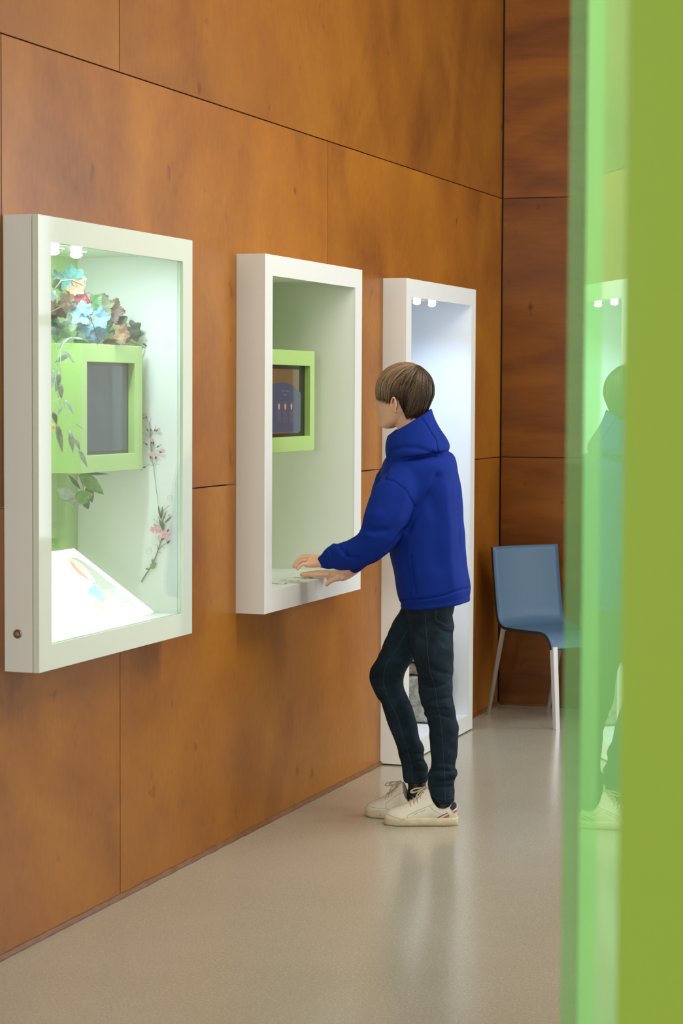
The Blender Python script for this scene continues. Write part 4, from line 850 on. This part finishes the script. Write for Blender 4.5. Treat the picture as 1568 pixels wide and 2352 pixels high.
threads(TJ, [s6([(640, 190), (655, 350), (670, 600), (690, 760), (740, 900), (760, 1080), (790, 1200), (800, 1300), (820, 1600), (830, 1700), (835, 1990)]), s6([(480, 350), (400, 500), (330, 600), (270, 690), (245, 840), (290, 1000), (380, 1180), (430, 1350), (480, 1500), (520, 1680), (530, 1800)]),
             s6([(745, 160), (738, 265), (850, 325), (900, 300)]), s6([(752, 165), (747, 258), (852, 316)]), s6([(705, 1925), (760, 1958), (840, 1965), (925, 1945)]), s6([(435, 1775), (500, 1800), (580, 1805), (660, 1780)])], .0006, 'stitching', M_thr, jeans, 0.0002)
# socks
M_sock = mat('black_sock', (0.006, 0.006, 0.008), 0.5)
for L in ([(1021, 1822, 7.775, .034), (1020, 1838, 7.775, .033), (1017, 1853, 7.775, .030), (1012, 1868, 7.775, .026)], [(957, 1780, 7.885, .033), (957, 1797, 7.885, .033), (956, 1812, 7.885, .031), (950, 1828, 7.885, .027)]):
    mb = MB(); limb(mb, L, 24); mb.build('sock', M_sock, person, smooth=True)

# shoes
M_leather = mat('off_white_leather', (0.74, 0.72, 0.62), 0.42); M_sole = mat('cream_rubber', (0.62, 0.55, 0.36), 0.6)
_g = nd(M_sole, 'ShaderNodeNewGeometry'); _n = noise(M_sole, _g.outputs['Position'], 30, 5, 0.7); lk(M_sole, ramp(M_sole, _n.outputs['Fac'], [(0.25, (0.30, 0.24, 0.13)), (0.42, (0.60, 0.53, 0.35)), (0.7, (0.70, 0.65, 0.48))]), bsdf(M_sole).inputs['Base Color'])
M_lace = mat('beige_lace', (0.50, 0.43, 0.31), 0.9); M_navy = mat('navy_patch', (0.012, 0.018, 0.045), 0.5); M_red = mat('red_stripe', (0.62, 0.07, 0.025), 0.5); M_crease = mat('shoe_seam', (0.33, 0.30, 0.22), 0.8)
def shoe(heel, toe, toeout, label, decals):
    heel = np.array(heel, float); toe = np.array(toe, float); heel[2] = toe[2] = 0; ax = toe-heel; L = np.linalg.norm(ax); ax /= L; sd = np.array([-ax[1], ax[0], 0]); sd = sd if sd@fh < 0 else -sd   # sd points to the camera side
    q = lambda s, t, z_: heel+ax*s*L+sd*t+Z*z_
    def wid(s): return float(np.interp(s, [0, .02, .06, .15, .3, .5, .68, .8, .9, .96, .99, 1.0], [.012, .021, .029, .034, .034, .036, .044, .045, .038, .027, .015, .005]))
    def bow(s): return toeout*0.006*math.sin(PI*s)
    root = MB()
    ss = 1-np.cos(np.linspace(0, PI/2, 16)); ss = np.concatenate([ss*0.5, 1-ss[::-1][1:]*0.5])
    rim = lambda inset, z_: np.array([q(s, wid(s)-inset+bow(s), z_) for s in ss]+[q(s, -(wid(s)-inset)+bow(s), z_) for s in ss[::-1]])
    so = MB(); R = []
    for ins, z_ in ((.008, 0.0), (.003, 0.0015), (-.001, .006), (-.003, .014), (-.0025, .024), (-.001, .0285), (.003, .0295)): R.append(rim(ins, z_))
    so.rings(R)
    # upper: cross sections along the foot; top profile from the photograph
    hs_ = [0.0, .02, .06, .09, .13, .21, .28, .335, .38, .405, .45, .50, .56, .65, .75, .85, .92, .97, 1.0]
    hz = [.060, .088, .100, .094, .077, .070, .075, .095, .118, .136, .128, .112, .101, .085, .069, .059, .052, .042, .032]
    U = MB(); R = []
    for s in np.linspace(0.012, 0.995, 60):
        h_ = float(np.interp(s, hs_, hz)); w = wid(s)-0.0025; ring_ = []
        for k in range(33):
            t = PI*k/32; c_, s_ = math.cos(t), math.sin(t); rr = 0.75+0.25*min(1, max(0, (s-.4)*3))
            narrow = 1-0.28*max(0, (h_-.05)/.09)*s_**1.5
            kc = min(1, max(0, (.42-s)/.05)); y_ = w*np.sign(c_)*abs(c_)**(rr*(1-kc)+.38*kc)*narrow; zz_ = .018+(h_-.018)*abs(s_)**(0.80-.35*kc)
            if s < .37 and abs(y_) < w*0.86*narrow: zz_ -= 0.034*min(1, (0.86-abs(y_)/(w*narrow))*6)*min(1, s/.05)*min(1, (0.37-s)/.03)
            ring_.append(q(s, y_+bow(s), zz_))
        ring_ = np.array(ring_); R.append(ring_)
    U.rings(R)
    um = bpy.data.meshes.new('shoe'); um.from_pydata(np.vstack(U.v).tolist(), [], U.f); um.update()
    sh_ = link('shoe', um, M_leather, person, smooth=True); part(sh_, label)
    sm_ = sh_.modifiers.new('s', 'SMOOTH'); sm_.iterations = 2; sm_.factor = 0.4
    part(so.build('sole', M_sole, sh_, smooth=True), 'thick cream rubber sole')
    top = lambda s: float(np.interp(s, hs_, hz)); la = MB()
    for s in (.47, .515, .56, .605, .65):
        h_ = top(s); w = (wid(s)-.0025)*(1-.28*max(0, (h_-.05)/.09)); pts = []
        for k in range(9):
            t = math.radians(42+96*k/8); pts.append(q(s-0.012*math.cos(t)*0+(k-4)*.0022, w*math.cos(t)+bow(s), .018+(h_-.018)*math.sin(t)**.8+.0025))
        la.tube(pts, .0034, 8, flat=0.5)
    c_ = q(.455, .004, top(.455)+.006)
    for a_, b_, c2 in ((.050, .016, -.012), (.046, -.012, -.016), (.030, .022, -.030), (.024, -.020, -.022)):
        pts = [c_+ax*a_*math.sin(PI*t)+sd*b_*math.sin(PI*t*1.0)*1.2+Z*(c2*math.sin(PI*t)+.006*math.sin(2*PI*t)) for t in np.linspace(0, 1, 12)]
        la.tube(pts, .0026, 7)
    la.ball(c_, (.006, .006, .005)); la.build('laces', M_lace, sh_, smooth=True)
    ey_ = MB()
    for s in (.43,): ey_.ball(q(s, (wid(s))*0.56, top(s)*.86), .0032)
    ey_.build('eyelet', M_lock, sh_, smooth=True)
    dg = bpy.context.evaluated_depsgraph_get(); ev = bpy.data.meshes.new_from_object(sh_.evaluated_get(dg)); T = bvh(ev)
    for nm, m, polys in decals:
        mb = MB(); 
        for pl, wd in polys:
            if wd == 'fill':
                V_, F__ = decal(T, pl)
                if F__: mb.add(V_, F__)
                continue
            pr = project(T, pl, 1.2, .0004)
            if len(pr) > 1: mb.tube(pr, wd, 6)
        if mb.n: mb.build(nm, m, sh_, smooth=True)
    return T
s2 = lambda L: [(820+x/6.031, 1740+y/6.031) for x, y in L]
TS = shoe(onp(1052, 1894, 2, 0), onp(881, 1892, 2, 0), 1, 'near off white leather sneaker with navy and red stripes', [
    ('stripe', M_navy, [(s2([(995, 886), (1120, 826), (1245, 765), (1252, 773), (1125, 836), (1012, 888)]), 'fill')]), ('stripe', M_red, [(s2([(1105, 874), (1190, 832), (1268, 788), (1278, 808), (1225, 836), (1160, 874)]), 'fill')]), ('heel_stripe', M_red, [(s2([(1330, 752), (1392, 712), (1392, 738), (1340, 770)]), 'fill')]), ('stripe', M_navy, [(s2([(1160, 877), (1228, 842), (1278, 812), (1272, 820), (1232, 848), (1175, 878)]), 'fill')]),
    ('heel_tab', M_navy, [(s2([(1322, 604), (1345, 592), (1366, 604), (1377, 640), (1376, 690), (1350, 712), (1318, 735), (1296, 712), (1280, 698), (1298, 664)]), 'fill')]),
    ('seam_line', M_crease, [(s2([(690, 850), (700, 800), (800, 750), (940, 690), (1060, 640)]), .0005), (s2([(420, 780), (520, 830), (640, 850), (720, 870), (775, 905)]), .0006), (s2([(1010, 680), (1060, 730), (1150, 780), (1220, 790)]), .0005), (s2([(1230, 740), (1275, 790), (1270, 820)]), .0005), (s2([(1280, 700), (1340, 770), (1395, 760)]), .0005)])])
shoe(onp(985, 1884, 2, 0), onp(840.5, 1871.5, 2, 0), 1, 'far off white leather sneaker, a step ahead', [
    ('seam_line', M_crease, [(s2([(390, 700), (400, 640), (520, 540), (660, 470)]), .0005), (s2([(170, 680), (260, 700), (390, 705), (455, 725)]), .0006), (s2([(670, 465), (740, 510), (830, 520)]), .0005)])])
mt = MB(); V, F_ = text_mesh('TOMMY   HILFIGER', 5.0); out = []
for v in V:
    q = (963+v[0]*0.72*0.94-v[1]*(-0.0), 1866-v[0]*0.72*0.40-v[1]*0.85); d = Vector(ray(*q)).normalized(); hh = TS.ray_cast(Vector(CAM), d); out.append(np.array(hh[0])+np.array(hh[1])*.0004*(1 if hh[1].dot(d) < 0 else -1) if hh[0] is not None else np.array(P(q[0], q[1], 7.73)))
mt.add(out, F_); mt.build('shoe_writing', mat('grey_print', (0.3, 0.3, 0.3), 0.6), bpy.data.objects['shoe'])

# hair
M_hair = mat('brown_hair', (0.20, 0.125, 0.07), 0.42, spec=0.4)
_a = nd(M_hair, 'ShaderNodeAttribute', attribute_name='pid')
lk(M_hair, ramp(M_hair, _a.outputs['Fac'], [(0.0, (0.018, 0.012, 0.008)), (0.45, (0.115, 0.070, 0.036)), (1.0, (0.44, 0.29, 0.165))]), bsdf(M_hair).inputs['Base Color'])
hc = hp(930, 900); ea, eb, ec = .106, .0860, .1030
def hpt(th, ph, k=1.0):
    """point of the hair ellipsoid; th from the crown pole (0..pi), ph azimuth (0 = forehead, + = camera side)"""
    pole = -hf*0.42+Z*0.91; pole /= np.linalg.norm(pole); e1 = hf-pole*np.dot(hf, pole); e1 /= np.linalg.norm(e1)
    d = pole*math.cos(th)+(e1*math.cos(ph)+hs*math.sin(ph))*math.sin(th)
    s_, t_, z_ = d@hf, d@hs, d@Z
    if z_ >= 0: r = 1/math.sqrt((s_/ea)**2+(t_/eb)**2+(z_/ec)**2); return hc+d*r*k
    hl = math.hypot(s_, t_)+1e-9; r = 1/math.sqrt((s_/hl/ea)**2+(t_/hl/eb)**2); dz = ec*1.05*math.atan2(-z_, hl); yy = dz/SC
    az = abs(math.degrees(math.atan2(t_, s_)))
    gf = np.interp(yy, [0, 12, 30], [1, .99, .95]); gs = np.interp(yy, [0, 15, 28, 45, 62], [1, .97, .91, .82, .76]); gb = np.interp(yy, [0, 10, 22, 36, 50, 64], [1, .985, .90, .82, .72, .62])
    g = np.interp(az, [0, 60, 100, 150, 180], [gf, (gf+gs)/2, gs, gb, gb]); q = (hf*s_+hs*t_)/hl*r*g*k
    return hc+q-Z*dz
def bottom(p):                                                # hair line height at a point of the scalp
    v = p-hc; s = v@hf; t = abs(v@hs); a_ = math.degrees(math.atan2(t, s))   # 0 front, 90 side, 180 back
    px_y = np.interp(a_, [0, 20, 40, 62, 78, 84, 92, 97, 101, 106, 112, 180], [912, 917, 922, 927, 927, 914, 917, 931, 938, 950, 961, 964]); return hc[2]-(px_y-900)*SC
mb = MB(); pid = []; NS = 4200
base = []
for i in range(29):                                           # inner cap under the strands
    R_ = []
    for jj in range(60):
        th_ = 0.03+i/28*2.35; ph = 2*PI*jj/60; p = hpt(th_, ph, 0.955); zb = bottom(p)+.004
        if p[2] < zb: p = np.array([p[0], p[1], zb])
        R_.append(p)
    base.append(np.array(R_))
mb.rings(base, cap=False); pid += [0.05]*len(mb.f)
clumps = [(rng.uniform(-PI, PI), rng.uniform(0.1, 1.0), rng.uniform(-.5, .5), rng.uniform(0.0, 1.0)) for _ in range(420)]
for s_i in range(NS):
    cl = clumps[s_i % len(clumps)]; ph0 = cl[0]+rng.normal()*0.035; top_ = cl[1]; start = 0.02+rng.uniform(0, 1)**1.2*1.35*top_
    tone = 0.12+0.62*cl[3]+rng.normal()*0.14; lift = 1.0+0.045*(cl[3]-0.6)+rng.normal()*.008; sw = (0.85+0.5*cl[2])*math.sin(min(abs(ph0), PI-abs(ph0)) if abs(ph0) < PI/2 else abs(ph0)*0.9); length = rng.uniform(1.1, 2.3); pts = []; n = 13
    for k in range(n):
        u = k/(n-1); th_ = start+u*length; ph = ph0+sw*math.sin(th_*1.25)*(-1 if math.sin(ph0) > 0 else 1)*0.6+0.07*math.sin(5*u+cl[3]*6)
        wave = 0.010*math.sin(u*PI)*cl[2]+0.004*math.sin(ph0*17+th_*6); p = hpt(th_, ph, lift+wave); 
        if p[2] < bottom(p)-0.006*cl[3]-rng.uniform(0, .002): break
        pts.append(p)
    if len(pts) < 3: continue
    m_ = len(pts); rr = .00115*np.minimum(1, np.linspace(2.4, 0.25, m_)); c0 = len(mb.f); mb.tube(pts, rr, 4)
    back = -((pts[-1]-hc)@hf); low = (hc[2]-pts[-1][2]); t_ = tone-0.45*min(1, max(0, low+.01)/.06)*(back > -0.03); pid += [float(np.clip(t_, 0, 1))]*(len(mb.f)-c0)  # low back strands toned darker, nape shading put into the hair colour
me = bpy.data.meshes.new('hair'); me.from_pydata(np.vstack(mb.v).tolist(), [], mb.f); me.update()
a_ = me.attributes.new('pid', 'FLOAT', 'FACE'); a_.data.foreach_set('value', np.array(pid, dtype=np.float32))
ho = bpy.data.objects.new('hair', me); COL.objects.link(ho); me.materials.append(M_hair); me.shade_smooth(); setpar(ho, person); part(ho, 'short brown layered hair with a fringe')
